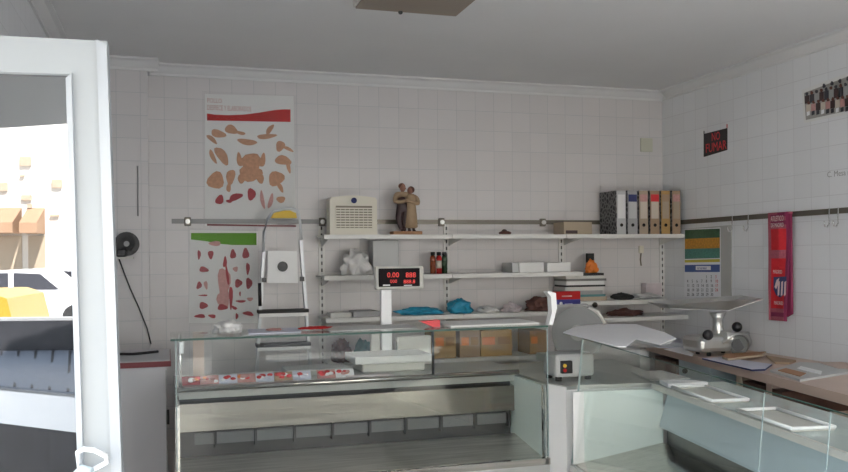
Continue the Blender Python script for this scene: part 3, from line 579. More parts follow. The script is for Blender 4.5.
# black round handset + bracket + cord
YP = 5.855; hd = thing('wall_bell', tuple(WY(126, 244, YP)), 'black round device on a small bracket on the tiled pillar', 'bell')
c = WY(127, 244, YP); MB().cyl(c+Vector((0, .003, 0)), c+Vector((0, -.05, 0)), .078, 'black', n=24).cyl(c+Vector((0, -.05, 0)), c+Vector((0, -.06, 0)), .05, 'rubber', n=24).cyl(c+Vector((0, -.06, 0)), c+Vector((0, -.066, 0)), .018, 'grey').build('housing', hd)
a, b_ = WY(117, 258, YP), WY(134, 256, YP); MB().box((a.x, YP-.09, a.z-.008), (b_.x, YP+.003, a.z+.006), 'offwhite').box((a.x, YP-.085, a.z+.006), (a.x+.06, YP+.003, a.z+.06), 'black', bev=.01).build('bracket', hd)
cp = [WY(x, y, YP-.012) for x, y in ((119, 259), (123, 270), (130, 288), (139, 308), (147, 328), (151, 344))]
MB().tube(cp, .0042, 'rubber').build('cord', None, 'thin black cord hanging from round wall device down to the cabinet', 'cord')
a, b_ = WZ(117, 354, zc+.02), WZ(150, 351.5, zc+.02)
MB().tube([WZ(x, y, zc+.012) for x, y in ((112, 354.5), (122, 354), (133, 354), (144, 353), (158, 351.5))], .008, 'rubber').build('plug_cable', None, 'black cable end lying on top of the pale side cabinet', 'cable')
MB().tube([WY(137.5, 166, YP), WY(138, 216, YP)], .005, 'grey').build('conduit', None, 'thin grey conduit running down the tiled pillar', 'conduit')
# ------------------------------------------------------------ chicken poster
def poster(name, label, pl, n, quad):
    t = thing(name, tuple(on(*quad[3], pl, n)), label, 'poster'); return t
pl = (0, D-.0012, 0); n = (0, -1, 0)
t = poster('meat_chart', 'poster of chicken cuts with red wave band above the ladder', pl, n, [(205, 93), (293, 93), (296, 227), (205, 227)])
s = Sheet(pl, n); s.poly([(205, 94), (293.5, 96), (296, 227), (205, 226)], 'poster_paper')
band = [(207, 113.5), (215, 114.6), (228, 115.2), (245, 114.5), (260, 112.5), (275, 110), (284, 109.3), (290.5, 109.5), (290.5, 122), (207, 120.5)]
s.poly(band, 'red'); s.poly([(207, 223.8), (296, 225.2), (296, 227), (207, 225.8)], 'dark_red')
O4 = lambda x, y: (170+x/3.63, 80+y/3.63)
def bl(x, y, rx, ry, a, m='skin_meat', w=.12): X, Y = O4(x, y); s.blob(X, Y, rx/3.63, ry/3.63, a, m, w)
for a in ((175, 195, 28, 14, 15), (222, 180, 24, 16, 20), (255, 192, 20, 6, 15), (152, 215, 24, 8, 40), (280, 225, 36, 11, 8), (350, 205, 36, 9, -5), (362, 180, 22, 9, -55), (400, 240, 16, 20, 20), (428, 250, 22, 6, 25),
          (155, 278, 28, 8, 65), (188, 275, 38, 17, 55), (410, 292, 30, 17, 10), (430, 315, 24, 7, 80), (385, 358, 26, 30, 60), (400, 390, 20, 8, 60), (166, 365, 30, 32, 40, ), (220, 352, 16, 28, 10), (213, 390, 8, 18, 5)): bl(*a)
for a in ((295, 305, 34, 42, 0), (292, 340, 42, 28, 0), (252, 290, 10, 26, -10), (336, 292, 10, 26, 10), (262, 355, 14, 22, 30), (325, 355, 14, 22, -30)): bl(*a)
for a in ((180, 435, 14, 18, 30, 'meat'), (238, 425, 26, 12, -20, 'meat'), (295, 415, 15, 22, 0, 'meat'), (335, 435, 7, 34, -10, 'meat_pink'), (365, 440, 8, 28, 15, 'meat_pink'), (402, 434, 16, 12, 0), (215, 440, 12, 6, 0, 'meat')): bl(*a)
s.mb.build('print', t)
dd = (s.at(290, 101)-s.at(207, 101)).normalized()
text('POLLO', s.at(207, 102.5, .002), (1, 0, 0), (0, 0, 1), .045, 'meat_pink', t, w=.10)
text('DESPIECE Y ELABORADOS', s.at(207, 109.8, .002), (1, 0, 0), (0, 0, 1), .05, 'meat_pink', t, w=.30)
a, c = s.at(202, 91), s.at(298, 228)
MB().box((a.x, D-.006, c.z), (c.x, D-.0055, a.z), 'film').build('plastic_sleeve', t)
# green poster
pl = (0, D-.0012, 0); t = poster('meat_chart', 'poster of red meat cuts with green band, left of the ladder below the rail', pl, n, [(190, 231), (257, 231), (257, 322), (190, 322)])
s = Sheet(pl, n); s.poly([(190, 230), (258, 231), (257.5, 323), (189, 323)], 'poster_paper')
s.poly([(191, 233), (256.5, 233), (256.5, 245), (232, 245), (221, 244), (205, 241), (191, 239.5)], 'green_band')
O6 = lambda x, y: (180+x/4.72, 225+y/4.72)
def bl(x, y, rx, ry, a, m='meat', w=.15): X, Y = O6(x, y); s.blob(X, Y, rx/4.72, ry/4.72, a, m, w)
for a in ((90, 140, 8, 22, 0), (145, 140, 13, 20, 0), (250, 138, 14, 22, 0), (310, 135, 16, 25, 0), (112, 210, 22, 13, 10), (262, 208, 12, 12, 0, 'meat_pink'), (320, 205, 9, 28, 0), (90, 285, 12, 18, 20), (122, 283, 9, 20, -10, 'meat_pink'),
          (275, 275, 17, 20, 20), (325, 275, 15, 26, 0), (110, 332, 22, 4, 0), (283, 325, 4, 12, 0), (110, 380, 20, 16, 0), (287, 360, 24, 6, 0), (330, 350, 14, 9, 0, 'meat_pink'), (95, 430, 26, 9, 0), (152, 430, 18, 9, 10), (268, 430, 7, 14, 0), (322, 418, 26, 10, 10)): bl(*a)
for a in ((212, 175, 9, 26, 5, 'meat'), (207, 270, 30, 70, 0, 'meat_pink'), (205, 350, 30, 45, 0, 'meat_pink'), (200, 388, 24, 14, 0, 'meat'), (240, 340, 9, 55, 0, 'meat'), (222, 230, 6, 60, -8, 'meat'), (255, 390, 16, 7, 30, 'meat')): bl(*a)
s.blob(215, 243.5, 6, 2.5, 0, 'meat_pink'); s.mb.build('print', t)
a, c = s.at(189, 228), s.at(259, 324); MB().box((a.x, D-.006, c.z), (c.x, D-.0055, a.z), 'film').build('plastic_sleeve', t)
# switch plate
a, c = WY(640, 138, D), WY(652, 152, D); MB().box((a.x, D-.012, c.z), (c.x, D-.0003, a.z), 'switch', bev=.003).build('junction_plate', None, 'square yellowish cover plate on the back wall near the corner', 'cover plate')
# ------------------------------------------------------------ right wall items
plr = (XR-.0012, 0, 0); nr = (-1, 0, 0)
t = thing('no_smoking_sign', tuple(WX(716, 157, XR-.002)), 'black sign with red NO FUMAR lettering on the right wall', 'sign')
s = Sheet(plr, nr); q = [(704, 134), (727.5, 128), (727.5, 150), (704, 157)]; s.poly(q, 'black', .003); s.mb.build('plate', t)
yd = Vector((0, -1, 0)); A = WX(711.5, 141.2, XR-.0055)
text('NO', A, yd, (0, 0, 1), .085, 'bright_red', t, w=.10)
text('FUMAR', WX(705.5, 153.0, XR-.0055), yd, (0, 0, 1), .095, 'bright_red', t, w=WX(705.5, 150, XR).y-WX(726.5, 150, XR).y)
c = WX(704, 131, XR-.003); MB().tube([c, WX(704, 134, XR-.003)], .003, 'ink').tube([WX(727, 124, XR-.003), WX(727, 128, XR-.003)], .003, 'red').build('hanging_cord', t)
# team photo
t = thing('team_photo', tuple(WX(840, 118, XR-.002)), 'poster of a football team photo at the upper right of right wall', 'poster')
s = Sheet(plr, nr); s.poly([(802, 90), (860, 68), (860, 112), (804, 123)], 'poster_paper'); s.poly([(804, 93), (860, 72), (860, 108), (806, 120)], 'photo_ground')
for i in range(11):
    x = 806+i*5; sl2 = -(x-806)*.26
    s.blob(x+1, 94+sl2*.9, 1.5, 1.9, 0, 'fig_hair' if i % 2 else 'ink'); s.poly([(x-1, 96+sl2*.9), (x+3.5, 95+sl2*.9), (x+3.5, 103+sl2*.7), (x-1, 104+sl2*.7)], ['fig_dark', 'ink', 'grey'][i % 3])
    s.blob(x+3, 103+sl2*.6, 1.5, 1.8, 0, 'fig_hair'); s.poly([(x+.5, 105+sl2*.6), (x+5, 104+sl2*.6), (x+5, 111+sl2*.5), (x+.5, 112+sl2*.5)], ['label', 'meat_pink', 'fig_dark'][i % 3])
    s.poly([(x+1, 112+sl2*.45), (x+4, 111+sl2*.45), (x+4, 115+sl2*.4), (x+1, 116+sl2*.4)], 'ink' if i % 3 else 'paper')
for i in range(5): s.blob(826+i*8, 86-i*2.4, 1.6, 2.2, 0, 'ink')
s.mb.build('print', t)
t = thing('wall_sticker', tuple(WX(840, 176, XR-.001)), 'small sticker with a dark handwritten line below the team photo', 'sticker')
text('C. Mesa nº', WX(827, 177.5, XR-.001), yd, (0, -.0, 1), .05, 'grey', t, w=.20)
# calendar
t = thing('wall_calendar', tuple(WX(700, 297, XR-.02)), 'wall calendar with yellow and green picture above a month sheet', 'calendar')
pc = (XR-.010, 0, 0)
a0 = WX(684, 262, XR).y; a1 = WX(721, 262, XR).y
MB().prism([WX(x, y, XR-.009) for x, y in ((684.5, 229), (731, 225), (731, 297), (684.5, 297))], (.0085, 0, 0), 'shadow_grey').build('shadow_backing', t)  # grey panel wider than the sheet, standing in for the calendar's shadow
s = Sheet(pc, nr); s.poly([(684.5, 229), (720.5, 227.5), (721, 297), (684.5, 297)], 'paper')
s.poly([(685, 230), (720, 228.5), (720, 239), (685, 240)], 'cal_green'); s.poly([(685, 239), (720, 237.5), (720, 248), (685, 249)], 'cal_orange'); s.poly([(685, 249), (720, 248), (720, 258), (685, 259)], 'cal_teal')
s.poly([(685, 260), (720, 259), (720, 262), (685, 262.5)], 'cal_yellow'); s.poly([(685, 265), (720, 264.5), (720, 272), (685, 272)], 'cal_blue'); s.rect(696, 266, 711, 270, 'paper'); s.mb.build('sheet', t)
d_ = 1; wk = 4
for r in range(5):
    for cc in range(7):
        if r == 0 and cc < 4: continue
        if d_ > 30: break
        text(str(d_), WX(687+cc*4.7, 278.2+r*4.4, XR-.0118), yd, (0, 0, 1), .033, 'red_ink' if cc >= 6 else 'ink', t, 'day_number'); d_ += 1
text('NOVIEMBRE', WX(697, 269.3, XR-.0125), yd, (0, 0, 1), .022, 'cal_blue', t, 'lettering', w=.12)
# scarf
t = thing('football_scarf', tuple(WX(780, 318, XR-.04)), 'red and dark blue knitted football scarf with crest hanging from the right rail', 'scarf')
def sc_pts(yf): # left/right edges in px by row
    k = (yf-213)/107; wv = 1.2*math.sin(k*5)
    return 768.3+wv*.6+k*1.5, 789+wv-k*.8
rows = [213+i*(107/26) for i in range(27)]
mb = MB(); bt = None
G_ = []
for i, y in enumerate(rows):
    l_, r_ = sc_pts(y); z_sk = -2*(1 if 1 else 0)
    row = []
    for j, f in enumerate((0, .14, .5, .86, 1.0)):
        x = l_ + (r_-l_)*f; dx = .012*math.sin(f*6.3+i*.25)+.008*math.sin(i*.6)
        row.append(WX(x, y-f*1.5+f*3*(i/26), XR-.045+dx))
    G_.append(row)
for i in range(26):
    for j in range(4):
        y = rows[i]
        if j in (0, 3): m = 'scarf_edge' if j == 3 else 'scarf_mix'
        elif y < 228: m = 'scarf_mix' if i % 2 else 'scarf_edge'
        elif y < 247: m = 'scarf_red'
        elif y < 255: m = 'scarf_mix'
        elif y < 306: m = 'scarf_red'
        else: m = 'scarf_mix' if i % 2 else 'scarf_edge'
        mb.face([G_[i][j], G_[i][j+1], G_[i+1][j+1], G_[i+1][j]], m)
bmesh.ops.remove_doubles(mb.b, verts=mb.b.verts, dist=.0001)
o = mb.build('knit', t); md = o.modifiers.new('solid', 'SOLIDIFY'); md.thickness = .008; md.offset = -1
l0, r0 = sc_pts(213); 
mb = MB().prism([WX(l0, 213, XR-.052), WX(r0, 211.5, XR-.052), WX(r0, 213.5, XR-.052), WX(l0, 215, XR-.052)], (.028, 0, 0), 'scarf_mix'); mb.build('fold', t)
MB().prism([WX(x, y, XR-.040) for x, y in ((786, 213), (790.5, 213), (791.5, 314), (786.5, 317))], (.014, 0, 0), 'scarf_edge').build('back_layer', t)
XQ = XR-.074
MB().prism([WX(x, y, XQ) for x, y in ((773.5, 277), (786, 276.5), (786, 288), (783, 295), (780, 297.5), (776, 295), (773.5, 289))], (.003, 0, 0), 'navy').build('crest', t)
for xx in (776, 779.2, 782.4): MB().prism([WX(x, y, XQ-.002) for x, y in ((xx+2, 282), (xx+3.6, 281), (xx+3.0, 295), (xx+1.5, 296))], (.002, 0, 0), 'scarf_white').build('crest_stripe', t)
MB().prism([WX(x, y, XQ-.002) for x, y in ((774.5, 287), (776.5, 280), (779, 278), (778, 284), (776, 289))], (.002, 0, 0), 'scarf_white').build('crest_figure', t)
text('ATLETICO', WX(770.8, 221.5, XQ), yd, (0, 0, 1), .05, 'scarf_white', t, w=.12); text('DE MADRID', WX(770.8, 227.5, XQ), yd, (0, 0, 1), .04, 'scarf_white', t, w=.12)
text('MADRID', WX(773, 273.5, XQ), yd, (0, 0, 1), .035, 'scarf_white', t, w=.085); text('MADRID', WX(774, 304.5, XQ), yd, (0, 0, 1), .035, 'scarf_white', t, w=.085)
# ------------------------------------------------------------ heater
YH = D-.27; a, c = WY(330, 231, YH), WY(377, 196, YH); h0 = Z1+.0005
t = thing('fan_heater', ((a.x+c.x)/2, YH+.06, h0), 'cream electric fan heater with slatted grille on the top shelf', 'heater')
zt_ = c.z; mb = MB(); n_arc = 10
prof = [(a.x, h0), (a.x, zt_-.03)] + [(a.x+.012+(c.x-a.x-.024)*i/n_arc, zt_-.012+.014*math.sin(math.pi*i/n_arc)) for i in range(n_arc+1)] + [(c.x, zt_-.03), (c.x, h0)]
mb.prism([(x, YH, z) for x, z in prof], (0, .13, 0), 'cream'); mb.build('housing', t)
g0, g1 = WY(336, 228, YH), WY(372, 206, YH)
MB().box((g0.x, YH-.003, g0.z), (g1.x, YH+.001, g1.z), 'grille_dark').build('grille_back', t)
for i in range(8):
    z = g0.z + (g1.z-g0.z)*(i+.35)/8.6; MB().box((g0.x-.002, YH-.008, z), (g1.x+.002, YH-.003, z+.009), 'cream').build('grille_slat', t)
for i in range(9):
    x = g0.x+(g1.x-g0.x)*(i)/8; MB().box((x-.0015, YH-.009, g0.z), (x+.0015, YH-.004, g1.z-.02), 'cream').build('grille_bar', t)
c = WY(354, 200.5, YH-.003); MB().lathe([(.001, 0), (.02, 0), (.02, .003), (.001, .003)], c, 'navy', axis=Vector((0, -1, 0))).build('badge', t)
# ------------------------------------------------------------ figurine
YG = D-.20; bx = WY(406, 233, YG); k = (bx-EYE).dot(FW)/FPX
t = thing('couple_figurine', (bx.x, YG, Z1), 'small figurine of an embracing couple on a wooden base, on the top shelf', 'figurine')
MB().box((bx.x-.108, YG-.05, Z1+.0005), (bx.x+.108, YG+.05, Z1+.026), 'wood', bev=.004).build('base', t)
H = .335; M1 = Matrix.Translation((bx.x-.022, YG, Z1+.026)) @ Matrix.Scale(H, 4); M2 = Matrix.Translation((bx.x+.035, YG-.012, Z1+.026)) @ Matrix.Scale(H*.93, 4)
r = lambda *a: [x*H for x in a]
# man: hips root
J = [(0, 0, .50), (-.07, 0, .47), (-.09, .02, .25), (-.03, 0, .03), (.07, 0, .47), (.04, -.03, .25), (.03, 0, .03), (-.02, 0, .62), (-.04, 0, .76)]
skin('trousers', J, [(0, 1), (1, 2), (2, 3), (0, 4), (4, 5), (5, 6), (0, 7), (7, 8)], r(.10, .09, .075, .05, .09, .07, .05, .10, .12), 'fig_dark', t, M1)
J = [(-.04, 0, .72), (-.02, 0, .82), (-.15, 0, .78), (-.19, -.05, .62), (-.05, -.12, .62), (.12, -.10, .66), (.1, 0, .78), (.22, .04, .72)]
skin('jacket', J, [(0, 1), (0, 2), (2, 3), (3, 4), (4, 5), (0, 6), (6, 7)], r(.12, .08, .075, .055, .045, .04, .08, .05), 'fig_tan', t, M1)
MB().ball(M1 @ Vector((0, 0, .93)), .026, 'fig_skin', (.85, .95, 1.15)).ball(M1 @ Vector((.045, -.05, .91)), .006, 'fig_skin').cyl(M1 @ Vector((-.01, 0, .80)), M1 @ Vector((0, 0, .9)), .012, 'fig_skin').build('head', t)
MB().ball(M1 @ Vector((-.012, .02, .965)), .027, 'fig_hair', (.92, .9, .8)).build('hair', t)
MB().lathe([(.036, 0), (.048, .01), (.042, .10), (.034, .17), (.036, .22), (.022, .245)], M2 @ Vector((0, 0, .07)), 'fig_tan', 18).build('dress', t)
skin('arms', [(0, 0, .80), (.13, -.02, .76), (.16, -.08, .62), (0, -.14, .66), (-.18, -.13, .70)], [(0, 1), (1, 2), (2, 3), (3, 4)], r(.09, .07, .05, .04, .03), 'fig_tan', t, M2)
MB().ball(M2 @ Vector((-.02, -.01, .93)), .024, 'fig_skin', (.85, .95, 1.1)).build('head', t)
MB().ball(M2 @ Vector((.01, .01, .95)), .027, 'fig_hair', (.95, .95, .95)).build('hair', t)
for dx in (-.05, .06): MB().cyl(M2 @ Vector((dx, 0, 0)), M2 @ Vector((dx, 0, .12)), .010, 'fig_dark').ball(M2 @ Vector((dx, -.04, .02)), .012, 'fig_dark', (1, 1.8, .7)).build('foot', t)
for dx in (-.03, .03): MB().ball(M1 @ Vector((dx, -.03, .03)), .012, 'fig_dark', (1, 1.8, .8)).build('shoe', t)
# small ornament, box
c = WY(505, 232, D-.2); MB().ball((c.x, D-.2, Z1+.013), .05, 'fig_hair', (1.0, .6, .34)).ball((c.x-.005, D-.2, Z1+.03), .02, 'fig_dark', (1, .8, .6)).build('ornament', None, 'small dark brown shell-shaped ornament alone on the top shelf', 'ornament')
a, c = WY(564, 232, D-.28), WY(592, 222, D-.28)
t = thing('carton_box', ((a.x+c.x)/2, D-.2, Z1), 'low pale cardboard box beside the first binder', 'box')
MB().box((a.x, D-.28, Z1+.0005), (c.x, D-.10, c.z), 'tan', bev=.003).build('body', t)
c2 = WY(574, 230, D-.28); MB().box((a.x+.015, D-.284, Z1+.006), (a.x+.11, D-.279, Z1+.03), 'fig_dark').build('side_print', t)
# ------------------------------------------------------------ binders
bd = [(616.5, 626.5, 'grey_light', 'poster_paper', 'black marbled binder with pale spine, leftmost in the row'), (627.5, 638, 'grey', 'grey_light', 'grey-spined binder with dark label, second in the row'),
      (639, 648.5, 'tan', 'label', 'light tan binder right of the grey-spined one'), (650, 660, 'tan_orange', 'label', 'tan binder with a bright red top label'),
      (661, 670.5, 'kraft', 'tan', 'ochre binder with orange label, second from the right end'), (672, 681, 'tan_orange', 'tan', 'pinkish tan binder at the right end of the row')]
YBF = D-.30
for i, (x0, x1, cm, lm, lab) in enumerate(bd):
    A, B_ = px(x0, YBF, 210), px(x1, YBF, 210); zt_ = WY(x0, 190.5, YBF).z
    t = thing('ring_binder', ((A+B_)/2, YBF+.14, Z1), lab, 'binder', 'ring binders on the top shelf')
    MB().box((A, YBF+.003, Z1+.0005), (B_-.002, D-.04, zt_), 'marble_print').build('case', t)
    MB().box((A+.004, YBF, Z1+.002), (B_-.006, YBF+.003, zt_-.002), cm).build('spine', t)
    tint = [None, 'navy', 'meat_pink', 'bright_red', 'tan_orange', 'meat_pink'][i]
    MB().box((A+.012, YBF-.002, Z1+.12), (B_-.014, YBF, zt_-.03), lm).build('spine_label', t)
    if tint: MB().box((A+.008, YBF-.003, zt_-.085), (B_-.010, YBF-.0018, zt_-.03), tint).build('label_band', t)
    mx = (A+B_)/2-.001; MB().cyl((mx, YBF-.003, Z1+.07), (mx, YBF+.001, Z1+.07), .013, 'hole').build('finger_hole', t)
# ------------------------------------------------------------ shelf 2 items
zs = Z2+.0006
def blobby(name, x0, x1, ytop, Y, z0, m, lab, cat, seed=1, parts=5, dy=.08, group=None, flat_=1.0):
    random.seed(seed); A, B_ = px(x0, Y), px(x1, Y); zt_ = WY((x0+x1)/2, ytop, Y).z; h = max(.012, zt_-z0); bm_ = MB()
    bmesh.ops.create_icosphere(bm_.b, subdivisions=4, radius=1); bm_._mi(m)
    from mathutils import noise
    for v_ in bm_.b.verts:
        c = v_.co.copy(); nn = noise.noise(c*2.2+Vector((seed*3.1, 0, 0)))*.45 + noise.noise(c*5+Vector((0, seed, 0)))*.18
        c = c*(1+nn); c.z = max(c.z, -.55)
        v_.co = Vector(((A+B_)/2+c.x*(B_-A)/2*.93, Y+c.y*dy, z0+(c.z+.55)/1.6*h))
    for f in bm_.b.faces: f.smooth = True
    return bm_.build(name, None, lab, cat, group)
blobby('plastic_bag', 341, 371, 250, D-.18, zs, 'bag', 'crumpled translucent white plastic bag on second shelf by the upright', 'bag', 2)
a, c = WY(373, 274, D-.2), WY(399, 240, D-.2)
MB().box((a.x, D-.2, zs), (c.x, D-.08, c.z), 'grey_light', bev=.008).build('plastic_container', None, 'tall pale grey container behind the scale display', 'container')
for i, (x, m, lab) in enumerate(((433, 'bottle_brown', 'brown bottle with black cap, leftmost of three on second shelf'), (439, 'red', 'reddish bottle in the middle of three on second shelf'), (444.5, 'bottle_green', 'dark green bottle next to the upright, rightmost of three'))):
    c = WY(x, 272, D-.2); ztp = WY(x, 252, D-.2).z; t = thing('bottle', (c.x, D-.2, zs), lab, 'bottle', 'bottles on the second shelf'); h = ztp-zs; R_ = .020
    MB().lathe([(R_, 0), (R_, h*.72), (R_*.85, h*.80), (R_*.5, h*.84)], (c.x, D-.2, zs), m).build('body', t); MB().cyl((c.x, D-.2, zs+h*.84), (c.x, D-.2, zs+h), R_*.8, 'black').build('cap', t)
    MB().cyl((c.x, D-.2, zs+h*.25), (c.x, D-.2, zs+h*.6), R_*1.03, 'label' if i == 1 else m).build('label_sleeve', t)
for x0, x1, lab in ((512, 519, 'thin grey tray end left of the white trays on second shelf'), (519.5, 544, 'white foam tray stack on second shelf, left one'), (547, 571, 'white foam tray stack on second shelf, right one')):
    A, B_ = px(x0, D-.28), px(x1, D-.28); ztp = WY(x0, 262.5, D-.28).z
    MB().box((A, D-.28, zs), (B_, D-.08, ztp), 'poster_paper' if x0 > 515 else 'grey_light', bev=.005).build('foam_tray_stack', None, lab, 'tray stack', 'tray stacks on the second shelf')
# magazines stack right bay
z0 = 1.2565; A, B_ = px(566, D-.26), px(606, D-.26)
for i, (m, h) in enumerate((('tan', .03), ('teal', .018), ('grey', .03), ('offwhite', .028), ('rubber', .014), ('poster_paper', .03), ('steel_dark', .018), ('offwhite', .022), ('rubber', .02))):
    j = random.uniform(-.008, .008); MB().box((A+j, D-.26+abs(j), z0), (B_+j-.01*(i % 3), D-.05, z0+h-.0005), m).build('magazine_stack', None, ['tan', 'dark teal', 'grey', 'off-white', 'black', 'white', 'dark grey', 'pale', 'black topmost'][i]+' publication in the pile right of the red and blue boxes, '+['bottom', 'second', 'third', 'fourth', 'fifth', 'sixth', 'seventh', 'eighth', 'top'][i]+' layer', 'magazine', 'publications piled on the right bay shelf'); z0 += h
blobby('orange_bag', 585, 597, 260, D-.2, z0, 'orange', 'small bright orange packet on top of the publications pile', 'packet', 5, dy=.03)
c = WY(590, 254, D-.13); MB().box((c.x-.03, D-.14, z0), (c.x+.03, D-.12, c.z+.005), 'rubber').build('punch', None, 'small black object behind the orange packet', 'tool')
# red & blue boxes
Yq = D-.30; z3 = Z3+.0006; A, B_ = px(545, Yq), px(578, Yq)
A = px(553, 5.5); 
zt1 = WY(566, 299, Yq).z; zt2 = WY(566, 291.5, Yq).z
board_z = 1.2566
b0 = px(555, Yq-.08); b1 = px(580, Yq-.08)
t = thing('carton_box', ((b0+b1)/2, Yq, Z3), 'dark blue box under the red box on the third shelf', 'box')
zA = WY(566, 307.5, Yq-.08).z; zB = WY(566, 299.5, Yq-.08).z; zC = WY(566, 291.5, Yq-.08).z
MB().box((b0, Yq-.08, zA), (b1, Yq-.04, zB), 'blue_box').build('body', t)
c = WY(561, 303.5, Yq-.083); MB().lathe([(.001, 0), (.012, 0), (.012, .002), (.001, .002)], c, 'paper', axis=Vector((0, -1, 0))).build('emblem', t); c = WY(565, 304.5, Yq-.082); MB().box((c.x, Yq-.083, c.z-.003), (c.x+.06, Yq-.08, c.z+.006), 'lilac_paper').build('text_strip', t)
t = thing('carton_box', ((b0+b1)/2, Yq, Z3), 'dark red box on top of the blue box on third shelf', 'box')
MB().box((b0-.01, Yq-.08, zB+.0005), (b1, Yq-.04, zC), 'red').build('body', t); c = WY(562, 296.5, Yq-.082); MB().box((c.x, Yq-.083, c.z-.003), (c.x+.08, Yq-.08, c.z+.006), 'scarf_white').build('text_strip', t)
# shelf 3 items
def sheetlike(name, x0, x1, y, h, Y0, Y1, z0, m, lab, cat, jit=0):
    A, B_ = px(x0, Y0), px(x1, Y0); MB().prism([(A, Y0, z0), (B_, Y0+jit, z0), (B_-.01, Y1, z0), (A+.01, Y1-jit, z0)], (0, 0, h), m).build(name, None, lab, cat)
sheetlike('newspaper', 330, 352, 0, .03, D-.30, D-.08, z3, 'offwhite', 'folded pale newspaper at left end of the third shelf', 'newspaper', .03)
sheetlike('newspaper', 353, 380, 0, .035, D-.29, D-.06, z3, 'grey', 'dark grey folded newspaper on third shelf behind the scale column', 'newspaper', .02)
blobby('blue_bag', 396, 443, 307, D-.22, z3, 'blue', 'flat blue plastic bag on third shelf, right of the scale column', 'bag', 11)
blobby('blue_bag', 447, 471, 299, D-.2, z3, 'blue', 'crumpled bright blue plastic bag in the middle of the third shelf', 'bag', 12)
blobby('plastic_bag', 477, 497, 306, D-.22, z3, 'bag', 'crumpled white plastic bag on third shelf right of blue bags', 'bag', 13)
blobby('plastic_bag', 502, 520, 303, D-.22, z3, 'lilac_bag', 'pinkish crumpled plastic bag on the third shelf', 'bag', 14)
blobby('brown_cloth', 526, 549, 296, D-.2, z3, 'brown_cloth', 'heap of dark brown cloth left of the red and blue boxes', 'cloth', 15)
# right bay: black strap, pale items, brown box
blobby('black_bag', 612, 632, 293, D-.22, 1.257, 'rubber', 'flat black pouch on the right bay shelf beside the publications', 'pouch', 21, dy=.05)
blobby('plastic_bag', 632, 660, 293, D-.2, 1.257, 'grey_light', 'flat grey plastic bag at the end of the right bay shelf', 'bag', 22)
blobby('red_cloth', 607, 640, 309, D-.25, 1.136, 'brown_cloth', 'dark reddish cloth on the lower right shelf', 'cloth', 23)
c = WY(646, 290, D-.1); d2 = WY(662, 283, D-.1); MB().box((c.x, D-.1, 1.257), (d2.x, D-.03, d2.z), 'lilac_bag', bev=.003).build('pink_box', None, 'small pale pink box behind the grey bag in right bay', 'box')
a, c = WY(668, 294, D-.03), WY(683, 286, D-.03); MB().box((a.x, D-.12, a.z), (c.x, D-.0005, c.z), 'wood').build('wooden_block', None, 'brown wooden block on the back wall in the corner beside calendar', 'block')
# keys hung on the wall
c = WY(641, 247, D-.005); t = thing('key_bunch', tuple(c), 'small bunch of keys with yellowish tag hanging on the back wall below the binders', 'keys')
MB().box((c.x-.022, D-.012, c.z-.05), (c.x+.022, D-.001, c.z+.01), 'cream', bev=.003).build('key_tag', t); MB().tube([(c.x, D-.005, c.z-.05), (c.x-.008, D-.008, c.z-.1), (c.x, D-.006, c.z-.15)], .006, 'grille_dark').build('key', t)
# ------------------------------------------------------------ shelf 4 cartons
z4 = Z4+.0006
def carton(x0, x1, yt, m, lab, Y=D-.28, z0=z4, sticker=True):
    A, B_ = px(x0, Y), px(x1, Y); zt_ = WY(x0, yt, Y).z; t = thing('carton_box', ((A+B_)/2, Y+.1, z0), lab, 'box', 'brown cartons on the lowest shelf')
    MB().box((A, Y, z0), (B_, D-.06, zt_), m).build('body', t); h = zt_-z0
    MB().box((A+.012, Y-.002, z0+h*.45), (A+(B_-A)*.45, Y, z0+h*.75), 'orange').box((A+(B_-A)*.55, Y-.002, z0+h*.45), (B_-.012, Y, z0+h*.75), 'kraft_dark').build('print_panel', t)
carton(433, 455, 331, 'kraft', 'orange-brown carton on the lowest shelf, left one right of the scale')
carton(459, 479, 331, 'tan_orange', 'paler carton in the middle of the lowest shelf row')
carton(480, 511, 331, 'kraft', 'wide orange-brown carton on the lowest shelf, right one')
carton(529, 546, 331, 'kraft_dark', 'brown carton apart from the others, left of the slicer')
blobby('rag_heap', 331, 350, 338, D-.2, z4, 'brown_cloth', 'dark bundle of rags on the lowest shelf near the ladder', 'rags', 31)
blobby('rag_heap', 353, 370, 340, D-.22, z4, 'teal', 'teal cloth bundle on the lowest shelf left of the scale', 'cloth', 32)
A, B_ = px(397, D-.25), px(430, D-.25); 
# ------------------------------------------------------------ things on top of case A
zt = ZT+.0006
blobby('plastic_bag', 214, 242, 320, 4.42, zt, 'bag', 'crumpled white plastic bag on top of the glass display case', 'bag', 41, dy=.08)
def tsheet(x0, x1, m, lab, Y0=4.26, Y1=4.55, h=.006, skew=.02, name='paper_sheet', cat='paper', z=None):
    z = z or zt; A, B_ = px(x0, Y0), px(x1, Y0); MB().prism([(A, Y0, z), (B_, Y0+skew, z), (B_+.02, Y1, z), (A+.02, Y1-skew, z)], (0, 0, h), m).build(name, None, lab, cat)
tsheet(248, 301, 'lilac_paper', 'pale printed sheet on top of the case in front of the ladder')
blobby('meat_figure', 265, 282, 328.5, 4.40, zt+.0065, 'meat_pink', 'small reddish brown plastic item on the pale sheet', 'ornament', 42, dy=.03)
blobby('red_wrapper', 298, 330, 329.5, 4.42, zt+.0065, 'red', 'crumpled red and white wrapper on top of case before the upright', 'wrapper', 43, dy=.05)
tsheet(330, 418, 'grey_light', 'long grey plastic sheet on top of the case around the scale column', h=.005)
tsheet(450, 540, 'poster_paper', 'white sheets on the right end of the case top', h=.010, Y1=4.6)
pp = [WY(x, y, 4.34) for x, y in ((421, 321.5), (440, 320), (440, 331), (433, 331))]
